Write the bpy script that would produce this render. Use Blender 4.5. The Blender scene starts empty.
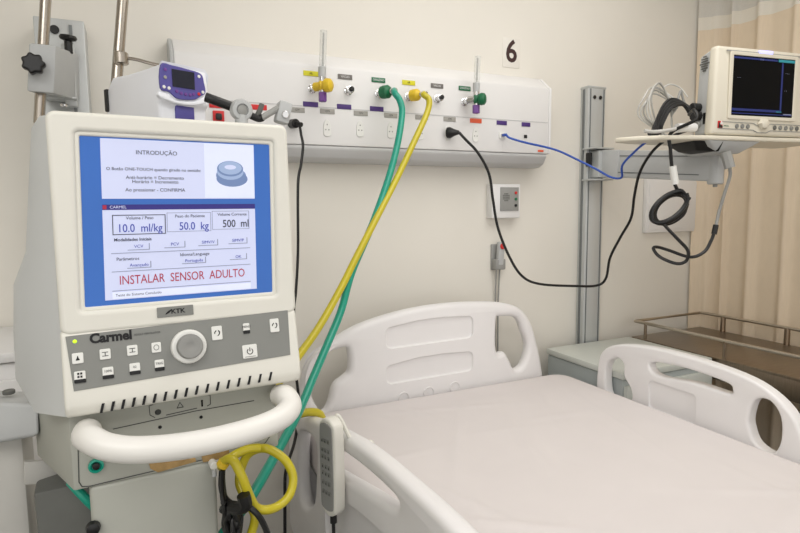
import bpy, bmesh, math, random
from mathutils import Vector, Matrix
random.seed(6)
S = bpy.context.scene
COL = S.collection
R = math.radians
# ------------------------------------------------------------------ camera
F = 560.0; HD = R(25); PT = math.atan(58/560); RO = R(0.6)
C0 = Vector((0, -1.9, 1.34))
fw = Vector((math.sin(HD)*math.cos(PT), math.cos(HD)*math.cos(PT), -math.sin(PT)))
r0 = Vector((math.cos(HD), -math.sin(HD), 0)); u0 = r0.cross(fw)
rt = math.cos(RO)*r0 - math.sin(RO)*u0; up = math.sin(RO)*r0 + math.cos(RO)*u0
cam = bpy.data.cameras.new('camera'); co = bpy.data.objects.new('camera', cam); COL.objects.link(co)
M = Matrix.Identity(4)
for i in range(3):
    M[i][0] = rt[i]; M[i][1] = up[i]; M[i][2] = -fw[i]; M[i][3] = C0[i]
co.matrix_world = M
cam.sensor_width = 36; cam.lens = 36*F/800; cam.clip_start = 0.02
S.camera = co
def ray(x, y): return F*fw + (x-400)*rt - (y-266.5)*up
def at(x, y, ax, val):
    d = ray(x, y); return C0 + d*((val-C0[ax])/d[ax])
def atp(x, y, p, n):
    d = ray(x, y); p = Vector(p); n = Vector(n); return C0 + d*((p-C0).dot(n)/d.dot(n))
def atz(x, y, Z): return C0 + ray(x, y)*(Z/F)
# ------------------------------------------------------------------ materials
def lin(c): return tuple(((v/255)/12.92 if v/255 <= .04045 else ((v/255+.055)/1.055)**2.4) for v in c)
MATS = {}
def mat(name, rgb, rough=.5, metal=0, var=.03, scale=14, bump=0, emit=0, alpha=1, trans=0, aniso=None, coat=0):
    if name in MATS: return MATS[name]
    m = bpy.data.materials.new(name); m.use_nodes = True; nt = m.node_tree; b = nt.nodes['Principled BSDF']
    c = lin(rgb)
    b.inputs['Roughness'].default_value = rough; b.inputs['Metallic'].default_value = metal
    b.inputs['Alpha'].default_value = alpha; b.inputs['Transmission Weight'].default_value = trans
    b.inputs['Coat Weight'].default_value = coat
    tc = nt.nodes.new('ShaderNodeTexCoord')
    nz = nt.nodes.new('ShaderNodeTexNoise'); nz.inputs['Scale'].default_value = scale; nz.inputs['Detail'].default_value = 4
    mp = nt.nodes.new('ShaderNodeMapping')
    if aniso: mp.inputs['Scale'].default_value = aniso
    nt.links.new(tc.outputs['Object'], mp.inputs[0]); nt.links.new(mp.outputs[0], nz.inputs['Vector'])
    rp = nt.nodes.new('ShaderNodeValToRGB')
    rp.color_ramp.elements[0].position = .3; rp.color_ramp.elements[1].position = .7
    rp.color_ramp.elements[0].color = (*[max(0, v*(1-var)) for v in c], 1)
    rp.color_ramp.elements[1].color = (*[min(1, v*(1+var)) for v in c], 1)
    nt.links.new(nz.outputs['Fac'], rp.inputs[0]); nt.links.new(rp.outputs[0], b.inputs['Base Color'])
    if emit:
        nt.links.new(rp.outputs[0], b.inputs['Emission Color']); b.inputs['Emission Strength'].default_value = emit
    if bump:
        bp = nt.nodes.new('ShaderNodeBump'); bp.inputs['Strength'].default_value = bump; bp.inputs['Distance'].default_value = .004
        nt.links.new(nz.outputs['Fac'], bp.inputs['Height']); nt.links.new(bp.outputs[0], b.inputs['Normal'])
    MATS[name] = m; return m
WALL = mat('wall_paint', (229, 225, 216), .75, var=.012, scale=3, bump=.05)
CEIL = mat('ceiling_paint', (235, 233, 228), .9, var=.01)
FLOOR = mat('vinyl_floor', (120, 118, 112), .45, var=.06, scale=5)
TRIM = mat('trim_grey', (190, 188, 182), .5)
PANELW = mat('panel_white', (231, 230, 229), .38, var=.008)
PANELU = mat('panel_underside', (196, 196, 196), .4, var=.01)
PLAST = mat('bed_plastic', (232, 230, 230), .35, var=.008, coat=.15)
SHEET = mat('sheet_cotton', (220, 214, 213), .9, var=.012, scale=9, bump=.15)
VENTW = mat('ventilator_shell', (224, 222, 213), .42, var=.01)
HANDW = mat('handle_white', (230, 228, 223), .35, var=.008)
VENTH = mat('ventilator_housing', (197, 199, 198), .5, var=.01)
BOXW = mat('ventilator_box', (172, 173, 164), .5, var=.015)  # toned down: dimmer light low in the room is put into this grey
VGREY = mat('control_grey', (130, 131, 127), .5, var=.02)
DARK = mat('dark_rubber', (24, 24, 25), .55, var=.1)
BLACK = mat('black_plastic', (14, 14, 15), .4, var=.1)
INK = mat('ink_black', (22, 22, 24), .7)
LINE = mat('line_grey', (70, 72, 70), .7)
KNOB = mat('knob_grey', (140, 140, 137), .45)
BTN = mat('button_white', (228, 228, 224), .45)
STEEL = mat('stainless_steel', (196, 186, 172), .28, metal=1, var=.06, scale=30, aniso=(1, 14, 1))
STEELD = mat('stainless_dark', (150, 136, 120), .3, metal=1, var=.1, scale=20, aniso=(1, 10, 1))
CHROME = mat('chrome', (215, 215, 215), .14, metal=1, var=.02)
POLE = mat('pole_steel', (178, 170, 160), .25, metal=1, var=.03)
ALU = mat('aluminium_grey', (196, 199, 199), .42, metal=.35, var=.02, scale=18, aniso=(10, 10, .5))
ALUD = mat('aluminium_shadow', (120, 124, 125), .5, metal=.3)
GREYP = mat('grey_plastic', (184, 186, 186), .5)
MIDG = mat('mid_grey', (150, 150, 147), .55)
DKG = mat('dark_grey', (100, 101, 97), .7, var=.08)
TEAL = mat('teal_hose', (14, 152, 128), .35, var=.03, coat=.2)
YEL = mat('yellow_hose', (198, 184, 36), .35, var=.04, coat=.2)
YELK = mat('yellow_knob', (226, 192, 46), .4)
YLAB = mat('yellow_label', (214, 208, 36), .5)
GRN = mat('green_plastic', (16, 104, 66), .4)
GLAB = mat('grey_label', (112, 108, 104), .5)
GLAB2 = mat('pale_grey_label', (158, 156, 150), .5)
PLAB = mat('purple_label', (72, 46, 116), .5)
ORL = mat('orange_label', (222, 92, 56), .5)
REDL = mat('red_label', (206, 38, 40), .5)
PURP = mat('purple_plastic', (112, 66, 146), .4)
BLUEC = mat('blue_cable', (44, 84, 178), .45)
WTXT = mat('pale_ink', (222, 222, 222), .6)
LEADW = mat('pale_lead', (196, 195, 190), .5)
CAB = mat('cabinet_laminate', (206, 210, 204), .4, var=.015)
CABF = mat('cabinet_side', (168, 175, 175), .5, var=.02)
AMBER = mat('amber_tape', (160, 130, 82), .5, var=.25, scale=60)
BROWN = mat('number_brown', (58, 32, 30), .6)
CARD = mat('number_card', (229, 225, 217), .6)
def glassmat():
    m = mat('clear_tube', (225, 228, 226), .08, alpha=.3, var=.01); return m
CLEAR = glassmat()
SCRB = mat('screen_blue', (40, 92, 168), .3, var=.06, scale=3, emit=.34)
SCRW = mat('screen_pale', (188, 194, 222), .3, var=.015, scale=4, emit=.36)
SCRW2 = mat('screen_white', (204, 210, 230), .3, emit=.36)
SCRT = mat('screen_titlebar', (34, 26, 112), .3, emit=.3)
SCRR = mat('screen_red', (150, 22, 52), .3, emit=.4)
SINK = mat('screen_ink', (34, 36, 60), .4, emit=.2)
SBLU = mat('screen_ink_blue', (48, 60, 150), .4, emit=.4)
SGRY = mat('screen_line', (120, 126, 150), .4, emit=.4)
SDK = mat('screen_knob_dark', (96, 116, 156), .4, emit=.5)
SMD = mat('screen_knob_mid', (136, 154, 186), .4, emit=.5)
MONB = mat('monitor_black', (5, 7, 10), .45, var=.1, emit=.05)
MONB.node_tree.nodes['Principled BSDF'].inputs['Specular IOR Level'].default_value = .08
MONBL = mat('monitor_blue', (16, 36, 104), .4, emit=.3)
MONT = mat('monitor_teal', (30, 122, 134), .3, emit=.5)
MONW = mat('monitor_shell', (222, 216, 200), .45, var=.01)
PUMPW = mat('pump_shell', (238, 240, 246), .4, var=.01)
PUMPP = mat('pump_purple', (84, 78, 150), .4, var=.06)
PUMPD = mat('pump_display', (34, 36, 50), .2)
LGLOW = mat('alarm_light', (176, 176, 246), .3, emit=1.1)
LED = mat('green_led', (176, 214, 40), .3, emit=1.0)
# curtain: cloth with some translucency
def clothmat(name, rgb, tr, alpha=1, mesh=False):
    m = bpy.data.materials.new(name); m.use_nodes = True; nt = m.node_tree; b = nt.nodes['Principled BSDF']
    out = nt.nodes['Material Output']
    nz = nt.nodes.new('ShaderNodeTexNoise'); nz.inputs['Scale'].default_value = 30
    rp = nt.nodes.new('ShaderNodeValToRGB'); c = lin(rgb)
    rp.color_ramp.elements[0].color = (*[v*.94 for v in c], 1); rp.color_ramp.elements[1].color = (*[min(1, v*1.05) for v in c], 1)
    nt.links.new(nz.outputs['Fac'], rp.inputs[0]); nt.links.new(rp.outputs[0], b.inputs['Base Color'])
    b.inputs['Roughness'].default_value = .9; b.inputs['Alpha'].default_value = alpha
    t = nt.nodes.new('ShaderNodeBsdfTranslucent'); nt.links.new(rp.outputs[0], t.inputs[0])
    mx = nt.nodes.new('ShaderNodeMixShader'); mx.inputs[0].default_value = tr
    nt.links.new(b.outputs[0], mx.inputs[1]); nt.links.new(t.outputs[0], mx.inputs[2]); nt.links.new(mx.outputs[0], out.inputs[0])
    MATS[name] = m; return m
CURT = clothmat('curtain_beige', (236, 219, 195), .12)
CHEM = clothmat('curtain_hem', (238, 232, 220), .12)
CMESH = clothmat('curtain_mesh', (232, 228, 220), .2, alpha=.85)
# ------------------------------------------------------------------ mesh builder
def frame(o, ax, ay, az=None):
    ax = Vector(ax).normalized(); ay = Vector(ay).normalized()
    az = ax.cross(ay).normalized() if az is None else Vector(az).normalized()
    m = Matrix.Identity(4)
    for i in range(3): m[i][0] = ax[i]; m[i][1] = ay[i]; m[i][2] = az[i]; m[i][3] = o[i]
    return m
def zframe(o, az):
    az = Vector(az).normalized(); t = Vector((0, 0, 1)) if abs(az.z) < .9 else Vector((1, 0, 0))
    ax = t.cross(az).normalized(); return frame(o, ax, az.cross(ax), az)
def carve(o, cutters):
    # cut soft recesses into a finished part
    bm = bmesh.new(); bm.from_mesh(o.data); bmesh.ops.remove_doubles(bm, verts=bm.verts[:], dist=2e-5); bm.to_mesh(o.data); bm.free()
    tmp = []
    for mb_ in cutters:
        c = mb_.build('cutter'); bm = bmesh.new(); bm.from_mesh(c.data); bmesh.ops.remove_doubles(bm, verts=bm.verts[:], dist=2e-5); bm.to_mesh(c.data); bm.free()
        c.matrix_world = WM[o.name].inverted() if False else c.matrix_world
        c.location = o.parent.location*0 if o.parent is None else -Vector((0, 0, 0)); m = o.modifiers.new('cut', 'BOOLEAN'); m.object = c; m.solver = 'EXACT'; tmp.append(c)
    bpy.context.view_layer.update()
    dg = bpy.context.evaluated_depsgraph_get(); me = bpy.data.meshes.new_from_object(o.evaluated_get(dg))
    o.modifiers.clear(); old = o.data; o.data = me; me.name = old.name; bpy.data.meshes.remove(old)
    for p in me.polygons: p.use_smooth = True
    me.set_sharp_from_angle(angle=R(40))
    for c in tmp: bpy.data.objects.remove(c)
def smooth_path(pts, n=8, closed=False):
    pts = [Vector(p) for p in pts]; out = []; k = len(pts)
    rng = range(k if closed else k-1)
    for i in rng:
        if closed: a, b, c, d = pts[i-1], pts[i], pts[(i+1) % k], pts[(i+2) % k]
        else: a, b, c, d = pts[max(0, i-1)], pts[i], pts[i+1], pts[min(k-1, i+2)]
        for j in range(n):
            t = j/n
            out.append(.5*((2*b)+(c-a)*t+(2*a-5*b+4*c-d)*t*t+(3*b-a-3*c+d)*t**3))
    if not closed: out.append(pts[-1])
    return out
class MB:
    def __init__(s): s.bm = bmesh.new(); s.mats = []
    def mi(s, m):
        if m not in s.mats: s.mats.append(m)
        return s.mats.index(m)
    def _merge(s, b2, m, mx=None):
        me = bpy.data.meshes.new('t'); b2.to_mesh(me); b2.free(); s.mesh(me, m, mx)
    def mesh(s, me, m, mx=None):
        if mx is not None:
            me.transform(mx)
            if mx.to_3x3().determinant() < 0: me.flip_normals()
        k = s.mi(m)
        for p in me.polygons: p.material_index = k
        s.bm.from_mesh(me); bpy.data.meshes.remove(me); return s
    def box(s, c, sz, m, bev=0, rot=None, seg=2, taper=None):
        b = bmesh.new(); bmesh.ops.create_cube(b, size=1)
        for v in b.verts:
            v.co = Vector((v.co.x*sz[0], v.co.y*sz[1], v.co.z*sz[2]))
            if taper and v.co.z > 0: v.co.x *= taper[0]; v.co.y *= taper[1]
        if bev: bmesh.ops.bevel(b, geom=b.edges[:], offset=bev, segments=seg, profile=.5, affect='EDGES')
        mx = Matrix.Translation(c)
        if rot is not None: mx = mx @ (rot.to_4x4() if hasattr(rot, 'to_4x4') else rot)
        s._merge(b, m, mx); return s
    def hexa(s, pts, m, bev=0, seg=2):
        # 8 corners: bottom 4 ccw then top 4
        b = bmesh.new(); v = [b.verts.new(p) for p in pts]
        for f in ((3, 2, 1, 0), (4, 5, 6, 7), (0, 1, 5, 4), (1, 2, 6, 5), (2, 3, 7, 6), (3, 0, 4, 7)): b.faces.new([v[i] for i in f])
        bmesh.ops.recalc_face_normals(b, faces=b.faces[:])
        if bev: bmesh.ops.bevel(b, geom=b.edges[:], offset=bev, segments=seg, profile=.5, affect='EDGES')
        s._merge(b, m); return s
    def prism(s, poly, depth, m, mx, bev=0, seg=2, ang=25):
        # poly in local xy, extruded along local z 0..depth
        b = bmesh.new(); n = len(poly)
        lo = [b.verts.new((p[0], p[1], 0)) for p in poly]; hi = [b.verts.new((p[0], p[1], depth)) for p in poly]
        b.faces.new(lo[::-1]); b.faces.new(hi)
        for i in range(n): b.faces.new((lo[i], lo[(i+1) % n], hi[(i+1) % n], hi[i]))
        bmesh.ops.recalc_face_normals(b, faces=b.faces[:])
        if bev:
            e = [x for x in b.edges if len(x.link_faces) == 2 and x.calc_face_angle(0) > R(ang)]
            bmesh.ops.bevel(b, geom=e, offset=bev, segments=seg, profile=.5, affect='EDGES')
        s._merge(b, m, mx); return s
    def plate(s, outlines, thick, m, mx, bev=0, res=3):
        cu = bpy.data.curves.new('c', 'CURVE'); cu.dimensions = '2D'; cu.fill_mode = 'BOTH'
        cu.extrude = max(0, thick/2-bev); cu.bevel_depth = bev; cu.offset = -bev; cu.bevel_resolution = res
        for o in outlines:
            sp = cu.splines.new('POLY'); sp.points.add(len(o)-1); sp.use_cyclic_u = True
            for p, q in zip(sp.points, o): p.co = (q[0], q[1], 0, 1)
        ob = bpy.data.objects.new('c', cu); me = bpy.data.meshes.new_from_object(ob)
        bpy.data.objects.remove(ob); bpy.data.curves.remove(cu); s.mesh(me, m, mx); return s
    def text(s, body, size, m, mx, align='LEFT', ext=.0002, sx=1, bold=0):
        cu = bpy.data.curves.new('t', 'FONT'); cu.body = body; cu.size = size; cu.extrude = ext
        cu.align_x = align; cu.align_y = 'CENTER'; cu.offset = bold; cu.resolution_u = 3
        ob = bpy.data.objects.new('t', cu); me = bpy.data.meshes.new_from_object(ob)
        bpy.data.objects.remove(ob); bpy.data.curves.remove(cu)
        s.mesh(me, m, mx @ Matrix.Diagonal((sx, 1, 1, 1))); return s
    def tube(s, pts, r, m, n=10, sm=8, closed=False):
        P = smooth_path(pts, sm, closed) if sm else [Vector(p) for p in pts]
        b = bmesh.new(); k = len(P); rings = []
        rr = r if isinstance(r, (list, tuple)) else None
        T = []
        for i in range(k):
            if closed: t = P[(i+1) % k]-P[i-1]
            else: t = P[min(k-1, i+1)]-P[max(0, i-1)]
            T.append(t.normalized())
        nrm = T[0].orthogonal().normalized()
        for i in range(k):
            nrm = (nrm - T[i]*nrm.dot(T[i])).normalized(); bn = T[i].cross(nrm)
            ri = rr[min(len(rr)-1, int(i*len(rr)/k))] if rr else r
            rings.append([b.verts.new(P[i]+(nrm*math.cos(a)+bn*math.sin(a))*ri) for a in [2*math.pi*j/n for j in range(n)]])
        for i in range(k if closed else k-1):
            A, B = rings[i], rings[(i+1) % k]
            for j in range(n): b.faces.new((A[j], A[(j+1) % n], B[(j+1) % n], B[j]))
        if not closed: b.faces.new(rings[0][::-1]); b.faces.new(rings[-1])
        bmesh.ops.recalc_face_normals(b, faces=b.faces[:])
        s._merge(b, m); return s
    def lathe(s, prof, m, mx, n=24):
        b = bmesh.new(); rings = []
        for r_, h in prof:
            rings.append([b.verts.new((max(r_, 1e-5)*math.cos(2*math.pi*j/n), max(r_, 1e-5)*math.sin(2*math.pi*j/n), h)) for j in range(n)])
        for A, B in zip(rings, rings[1:]):
            for j in range(n): b.faces.new((A[j], A[(j+1) % n], B[(j+1) % n], B[j]))
        b.faces.new(rings[0][::-1]); b.faces.new(rings[-1])
        bmesh.ops.recalc_face_normals(b, faces=b.faces[:]); s._merge(b, m, mx); return s
    def cyl(s, a, b_, r, m, n=20, bev=0):
        a = Vector(a); b_ = Vector(b_); h = (b_-a).length
        e = min(bev or r*.15, h*.3)
        return s.lathe([(r-e, 0), (r, e), (r, h-e), (r-e, h)], m, zframe(a, b_-a), n)
    def ball(s, c, r, m, sc=(1, 1, 1), n=20):
        b = bmesh.new(); bmesh.ops.create_uvsphere(b, u_segments=n, v_segments=n//2+2, radius=r)
        s._merge(b, m, Matrix.Translation(c) @ Matrix.Diagonal((*sc, 1))); return s
    def grid(s, fn, nu, nv, m):
        b = bmesh.new(); V = [[b.verts.new(fn(i/nu, j/nv)) for j in range(nv+1)] for i in range(nu+1)]
        for i in range(nu):
            for j in range(nv): b.faces.new((V[i][j], V[i+1][j], V[i+1][j+1], V[i][j+1]))
        s._merge(b, m); return s
    def build(s, name, parent=None, ang=35, label=None):
        me = bpy.data.meshes.new(name); s.bm.to_mesh(me); s.bm.free()
        for m in s.mats: me.materials.append(m)
        for p in me.polygons: p.use_smooth = True
        me.set_sharp_from_angle(angle=R(ang))
        o = bpy.data.objects.new(name, me); COL.objects.link(o)
        if parent is not None:
            o.parent = parent
            if not parent.get('_local'): me.transform(WM[parent.name].inverted())
            WM[o.name] = WM[parent.name]
            if parent.get('_local'): o['_local'] = 1
        else: WM[o.name] = Matrix.Identity(4)
        if label: o['label'] = label
        return o
WM = {}
def thing(name, loc, label, cat, group=None, rotz=0, local=False):
    o = bpy.data.objects.new(name, None); COL.objects.link(o); o.location = loc; o.rotation_euler = (0, 0, rotz)
    o.empty_display_size = .1
    o['label'] = label; o['category'] = cat
    if group: o['group'] = group
    if local: o['_local'] = 1
    WM[o.name] = Matrix.Translation(loc) @ Matrix.Rotation(rotz, 4, 'Z')
    return o
def tag(o, label, cat, group=None):
    o['label'] = label; o['category'] = cat
    if group: o['group'] = group
    return o
def recentre(o):
    # put a lone mesh's origin at the middle of its base
    me = o.data; xs = [v.co for v in me.vertices]
    c = Vector(((min(v.x for v in xs)+max(v.x for v in xs))/2, (min(v.y for v in xs)+max(v.y for v in xs))/2, min(v.z for v in xs)))
    me.transform(Matrix.Translation(-c)); o.location = c; return o
def struct(mb, name):
    o = mb.build(name); o['kind'] = 'structure'; return o
def rrect(w, h, r, n=5, cx=0, cy=0):
    out = []
    for sx, sy, a0 in ((1, 1, 0), (-1, 1, 90), (-1, -1, 180), (1, -1, 270)):
        for i in range(n+1):
            a = R(a0+90*i/n); out.append((cx+sx*(w/2-r)+r*math.cos(a), cy+sy*(h/2-r)+r*math.sin(a)))
    return out
def circ(cx, cy, rx, ry=None, n=28):
    ry = ry or rx
    return [(cx+rx*math.cos(2*math.pi*i/n), cy+ry*math.sin(2*math.pi*i/n)) for i in range(n)]
def sm2(pts, n=5): return [(p.x, p.y) for p in smooth_path([(a, b, 0) for a, b in pts], n, True)]
WY = .08           # back wall plane
# ------------------------------------------------------------------ room
struct(MB().box((.8, WY+.06, 1.35), (6.4, .12, 2.7), WALL), 'wall_back')
struct(MB().box((-2.35, -2.2, 1.35), (.12, 4.5, 2.7), WALL), 'wall_left')
struct(MB().box((3.95, -2.2, 1.35), (.12, 4.5, 2.7), WALL), 'wall_right')
struct(MB().box((.8, -2.2, -.05), (6.5, 4.7, .1), FLOOR), 'floor')
struct(MB().box((.8, -2.2, 2.75), (6.5, 4.7, .1), CEIL), 'ceiling')
struct(MB().box((.8, WY-.007, .05), (6.1, .014, .1), TRIM, .003), 'baseboard_back')
# ------------------------------------------------------------------ gas and power panel on the wall
PF = -.03
XL = at(174, 63, 1, PF).x; XR = at(549, 120, 1, PF).x
zt = at(420, 75.5, 1, PF).z; zb = at(420, 149, 1, PF).z; zs = at(420, 114, 1, PF).z
pan = thing('service_panel', ((XL+XR)/2, WY, zb), 'long white medical gas and power panel on the wall above the bed', 'wall panel')
ztop = at(420, 66.5, 1, WY-.035).z; zbot = at(420, 164.5, 1, PF+.045).z
prof = [(WY, zbot), (PF+.05, zbot), (PF+.022, zbot+.012), (PF+.004, zb-.012), (PF, zb), (PF, zt), (WY-.045, ztop), (WY, ztop)]
up_ = MB(); up_.prism([(p[0], p[1]) for p in prof[4:]]+[(WY, zb)], XR-XL, PANELW, frame((XL, 0, 0), (0, 1, 0), (0, 0, 1), (1, 0, 0)), .006)
up_.box(((XL+XR)/2, PF-.0005, zs), (XR-XL-.012, .002, .0025), PANELU)
up_.build('front_cover', pan)
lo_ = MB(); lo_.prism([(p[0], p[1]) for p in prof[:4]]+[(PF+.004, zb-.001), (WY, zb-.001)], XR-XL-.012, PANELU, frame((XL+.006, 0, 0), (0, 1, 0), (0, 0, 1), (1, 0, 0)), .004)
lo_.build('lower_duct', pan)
ec = MB(); ec.prism([(p[0]-.002, p[1]) for p in prof[4:]]+[(WY, zb)], .012, PANELW, frame((XR, 0, 0), (0, 1, 0), (0, 0, 1), (1, 0, 0)), .004); ec.build('end_cap', pan)
ec = MB(); ec.prism([(p[0]-.002, p[1]) for p in prof[4:]]+[(WY, zb)], .012, GREYP, frame((XL-.012, 0, 0), (0, 1, 0), (0, 0, 1), (1, 0, 0)), .004); ec.build('end_cap', pan)
def pp(x, y): return at(x, y, 1, PF)
def plabel(px, py, m, txt=None, w=.052, h=.0165, tm=WTXT, name='name_plate', size=.0105):
    c = pp(px, py); b = MB()
    b.box((c.x, PF-.0012, c.z), (w, .0025, h), m, .0006)
    if txt: b.text(txt, size, tm, frame((c.x, PF-.0026, c.z), (1, 0, 0), (0, 0, 1)), 'CENTER', sx=.85)
    return b.build(name, pan)
for px, py, m, t in ((310.8, 73.6, YLAB, 'AR'), (344.9, 77, GLAB, 'VÁCUO'), (378.3, 80.2, GRN, 'OXIGÊNIO'), (408.5, 82.8, YLAB, 'AR'), (436.9, 86, GLAB, 'VÁCUO'), (464.5, 88.5, GRN, 'OXIGÊNIO')):
    plabel(px, py, m, t, tm=INK if m is YLAB else WTXT)
for px, py in ((310.5, 104.4), (344, 106.8), (376.6, 109)): plabel(px, py, PLAB)
for px, py in ((297, 110), (327.3, 111.4), (360.7, 113.4), (390.6, 115.5), (421.6, 117.4), (449.5, 119.2)): plabel(px, py, GLAB2, '127V', tm=INK, size=.009)
plabel(475.7, 120.9, ORL); plabel(501.6, 122.9, PLAB, w=.048); plabel(525.8, 124.6, PLAB, w=.042)
plabel(217.5, 105.4, REDL, w=.05); plabel(258.9, 107.4, REDL, w=.05)
plabel(540.5, 151.0, ORL, w=.028, h=.008, name='sticker')
def outlet(px, py, face=BTN):
    c = pp(px, py); b = MB(); mx = frame((c.x, PF-.001, c.z), (1, 0, 0), (0, 0, 1))
    b.plate([sm2([(-.011, -.026), (.011, -.026), (.013, .0), (.009, .02), (0, .027), (-.009, .02), (-.013, 0)], 3)], .005, face, mx, .0012)
    for dx, dz in ((0, .011), (-.0055, -.006), (.0055, -.006)): b.cyl((c.x+dx, PF-.003, c.z+dz), (c.x+dx, PF-.0042, c.z+dz), .0024, MIDG, 10)
    return b.build('power_outlet', pan)
for px, py in ((327, 128), (359.9, 128.6), (390.6, 130), (420.3, 132), (448, 133), (475.4, 134.5)): outlet(px, py)
c = pp(218.4, 116.5); MB().box((c.x, PF-.003, c.z), (.034, .008, .034), REDL, .002).box((c.x, PF-.009, c.z-.002), (.018, .014, .02), BLACK, .003).build('power_outlet', pan, label='red power outlet')
c = pp(502, 135.5); MB().box((c.x, PF-.002, c.z), (.03, .006, .026), BTN, .0015).box((c.x, PF-.006, c.z), (.013, .004, .011), MIDG, .001).build('network_outlet', pan)
c = pp(525.3, 136.6); MB().box((c.x, PF-.0015, c.z), (.014, .004, .013), BLACK, .001).build('network_outlet', pan)
def gas_outlet(px, py, tip=True):
    c = pp(px, py); b = MB(); d = Vector((0, -1, 0)); o = Vector((c.x, PF, c.z))
    prof = [(.0145, 0), (.0145, .004), (.0105, .006), (.0105, .018), (.0125, .02), (.0125, .028), (.009, .03)]
    b.lathe(prof, CHROME, zframe(o, d))
    if tip: b.lathe([(.008, .028), (.0085, .03), (.0085, .040), (.006, .042)], BLACK, zframe(o, d))
    b.build('gas_outlet', pan, label='chrome gas outlet with black tip' if tip else 'chrome gas outlet'); return o
gas_outlet(348, 91); gas_outlet(437, 99)
G3 = gas_outlet(378.5, 94, False); G4 = gas_outlet(408, 97, False); G1 = gas_outlet(312, 89, False); G6 = gas_outlet(464, 102, False)
# flowmeters
def flowmeter(o, top, knobm, label, kl, lean):
    o = Vector(o); t = thing('flowmeter', (o.x, o.y-.034, o.z-.06), label, 'flowmeter', 'flowmeters on the wall panel')
    c = o+Vector((.019, -.055, 0))
    MB().cyl(o+Vector((0, -.031, 0)), c+Vector((-.004, 0, 0)), .0145, YELK if knobm is YELK else CHROME).build('inlet', t)
    MB().cyl(c-Vector((.012, 0, .0)), c+Vector((.016, -.006, 0)), .0175, knobm if knobm is YELK else GRN, 16).cyl(c+Vector((0, 0, -.022)), c+Vector((0, 0, .03)), .0125, CHROME).build('body', t)
    b = MB(); b.lathe([(.012, 0), (.02, .004), (.023, .012), (.021, .024), (.012, .03)], knobm, zframe(c+Vector((.002, -.010, 0)), (1, -.9, 0)), 12); b.build('control_knob', t, label=kl)
    MB().cyl(c+Vector((0, 0, -.05)), c+Vector((0, 0, -.018)), .0135, PURP, 6).build('outlet_nut', t, label='purple hexagonal outlet nut')
    a = c+Vector((0, 0, .028)); h = top
    MB().tube([a, a+Vector((lean*h, 0, h))], .0115, CLEAR, 16, 1).tube([a+Vector((0, 0, .0)), a+Vector((lean*h, 0, h*.96))], .003, GLAB2, 8, 1).build('flow_tube', t, label='clear vertical flow tube')
    MB().cyl(a+Vector((0, 0, -.002)), a+Vector((lean*.012, 0, .034)), .0128, GREYP).build('tube_collar', t)
flowmeter(G1, .148, YELK, 'yellow flowmeter with clear tube on the panel, the left one', 'yellow knob', .06)
flowmeter(G6, .128, GRN, 'green flowmeter with clear tube on the panel, the right one', 'green knob', .05)
# ------------------------------------------------------------------ hoses and cords
def P3(lst): return [at(x, y, 1, Y) for x, y, Y in lst]
def ventpt(): pass
t = thing('oxygen_hose', (G3.x, G3.y-.03, G3.z), 'thick teal green hose running from the panel down beside the ventilator', 'hose')
MB().lathe([(.014, 0), (.021, .003), (.0225, .012), (.0225, .03), (.018, .036), (.01, .04)], GRN, zframe(G3+Vector((0, -.024, 0)), (.55, -1, 0)), 20).build('connector', t, label='green screw connector')
MB().cyl(G3+Vector((.02, -.058, 0)), G3+Vector((.033, -.08, 0)), .009, CHROME).build('ferrule', t)
MB().tube([G3+Vector((.028, -.072, 0))]+P3([(395, 93.5, -.13), (400, 101, -.14), (402, 114, -.15), (397.5, 144, -.18), (388, 180, -.22), (372, 225, -.27), (352, 290-18, -.32), (341, 311, -.36), (326.6, 346, -.42), (313, 378, -.48), (299.8, 409.5, -.55), (286, 436, -.62), (268, 468, -.7), (254, 492, -.76), (238, 515, -.8), (215, 545, -.84)]), .0112, TEAL, 12).build('tubing', t)
t = thing('air_hose', (G4.x, G4.y-.03, G4.z), 'thick yellow hose hanging from the panel behind the ventilator', 'hose')
MB().lathe([(.014, 0), (.02, .003), (.021, .012), (.021, .028), (.017, .034), (.01, .04)], YELK, zframe(G4+Vector((0, -.024, 0)), (.55, -1, 0)), 20).build('connector', t, label='yellow screw connector')
MB().cyl(G4+Vector((.02, -.058, 0)), G4+Vector((.034, -.082, 0)), .0085, CHROME).build('ferrule', t)
MB().tube([G4+Vector((.028, -.072, 0))]+P3([(424, 95, -.13), (429, 100, -.14), (427, 113, -.15), (414, 142, -.18), (396, 180, -.22), (377, 217, -.27), (356, 258, -.32), (340, 290, -.36), (319, 327, -.42), (297, 358, -.5), (281, 379, -.56), (262, 400, -.62), (240, 425, -.66)]), .0108, YEL, 12).build('tubing', t)
t = thing('power_cord', at(294, 125, 1, PF-.02), 'black power cord hanging straight down from its plug between panel and ventilator', 'cord')
pc = pp(290, 124); MB().cyl(pc+Vector((.004, -.002, 0)), pc+Vector((.012, -.034, -.002)), .015, BLACK, 14).cyl(pc+Vector((.012, -.03, -.002)), pc+Vector((.026, -.05, -.008)), .008, BLACK, 10).build('plug', t)
MB().tube([pc+Vector((.02, -.045, -.006))]+P3([(301, 134, -.09), (303, 146, -.1), (301, 165, -.11), (298, 185, -.12), (298, 250, -.14), (296, 290, -.16), (293.7, 314, -.18), (295, 363, -.2), (299, 405, -.24), (295, 440, -.32), (286, 470, -.4), (285, 500, -.42), (285, 540, -.44)]), .0046, BLACK, 8).build('cable', t)
t = thing('power_cord', at(450, 132, 1, PF-.02), 'black power cord looping low from its panel plug up to the patient monitor', 'cord')
pc = pp(446, 133); MB().lathe([(.01, 0), (.02, .004), (.021, .014), (.013, .03), (.007, .05)], BLACK, zframe(pc+Vector((0, -.005, 0)), (.75, -1, -.05)), 14).build('plug', t)
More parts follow.
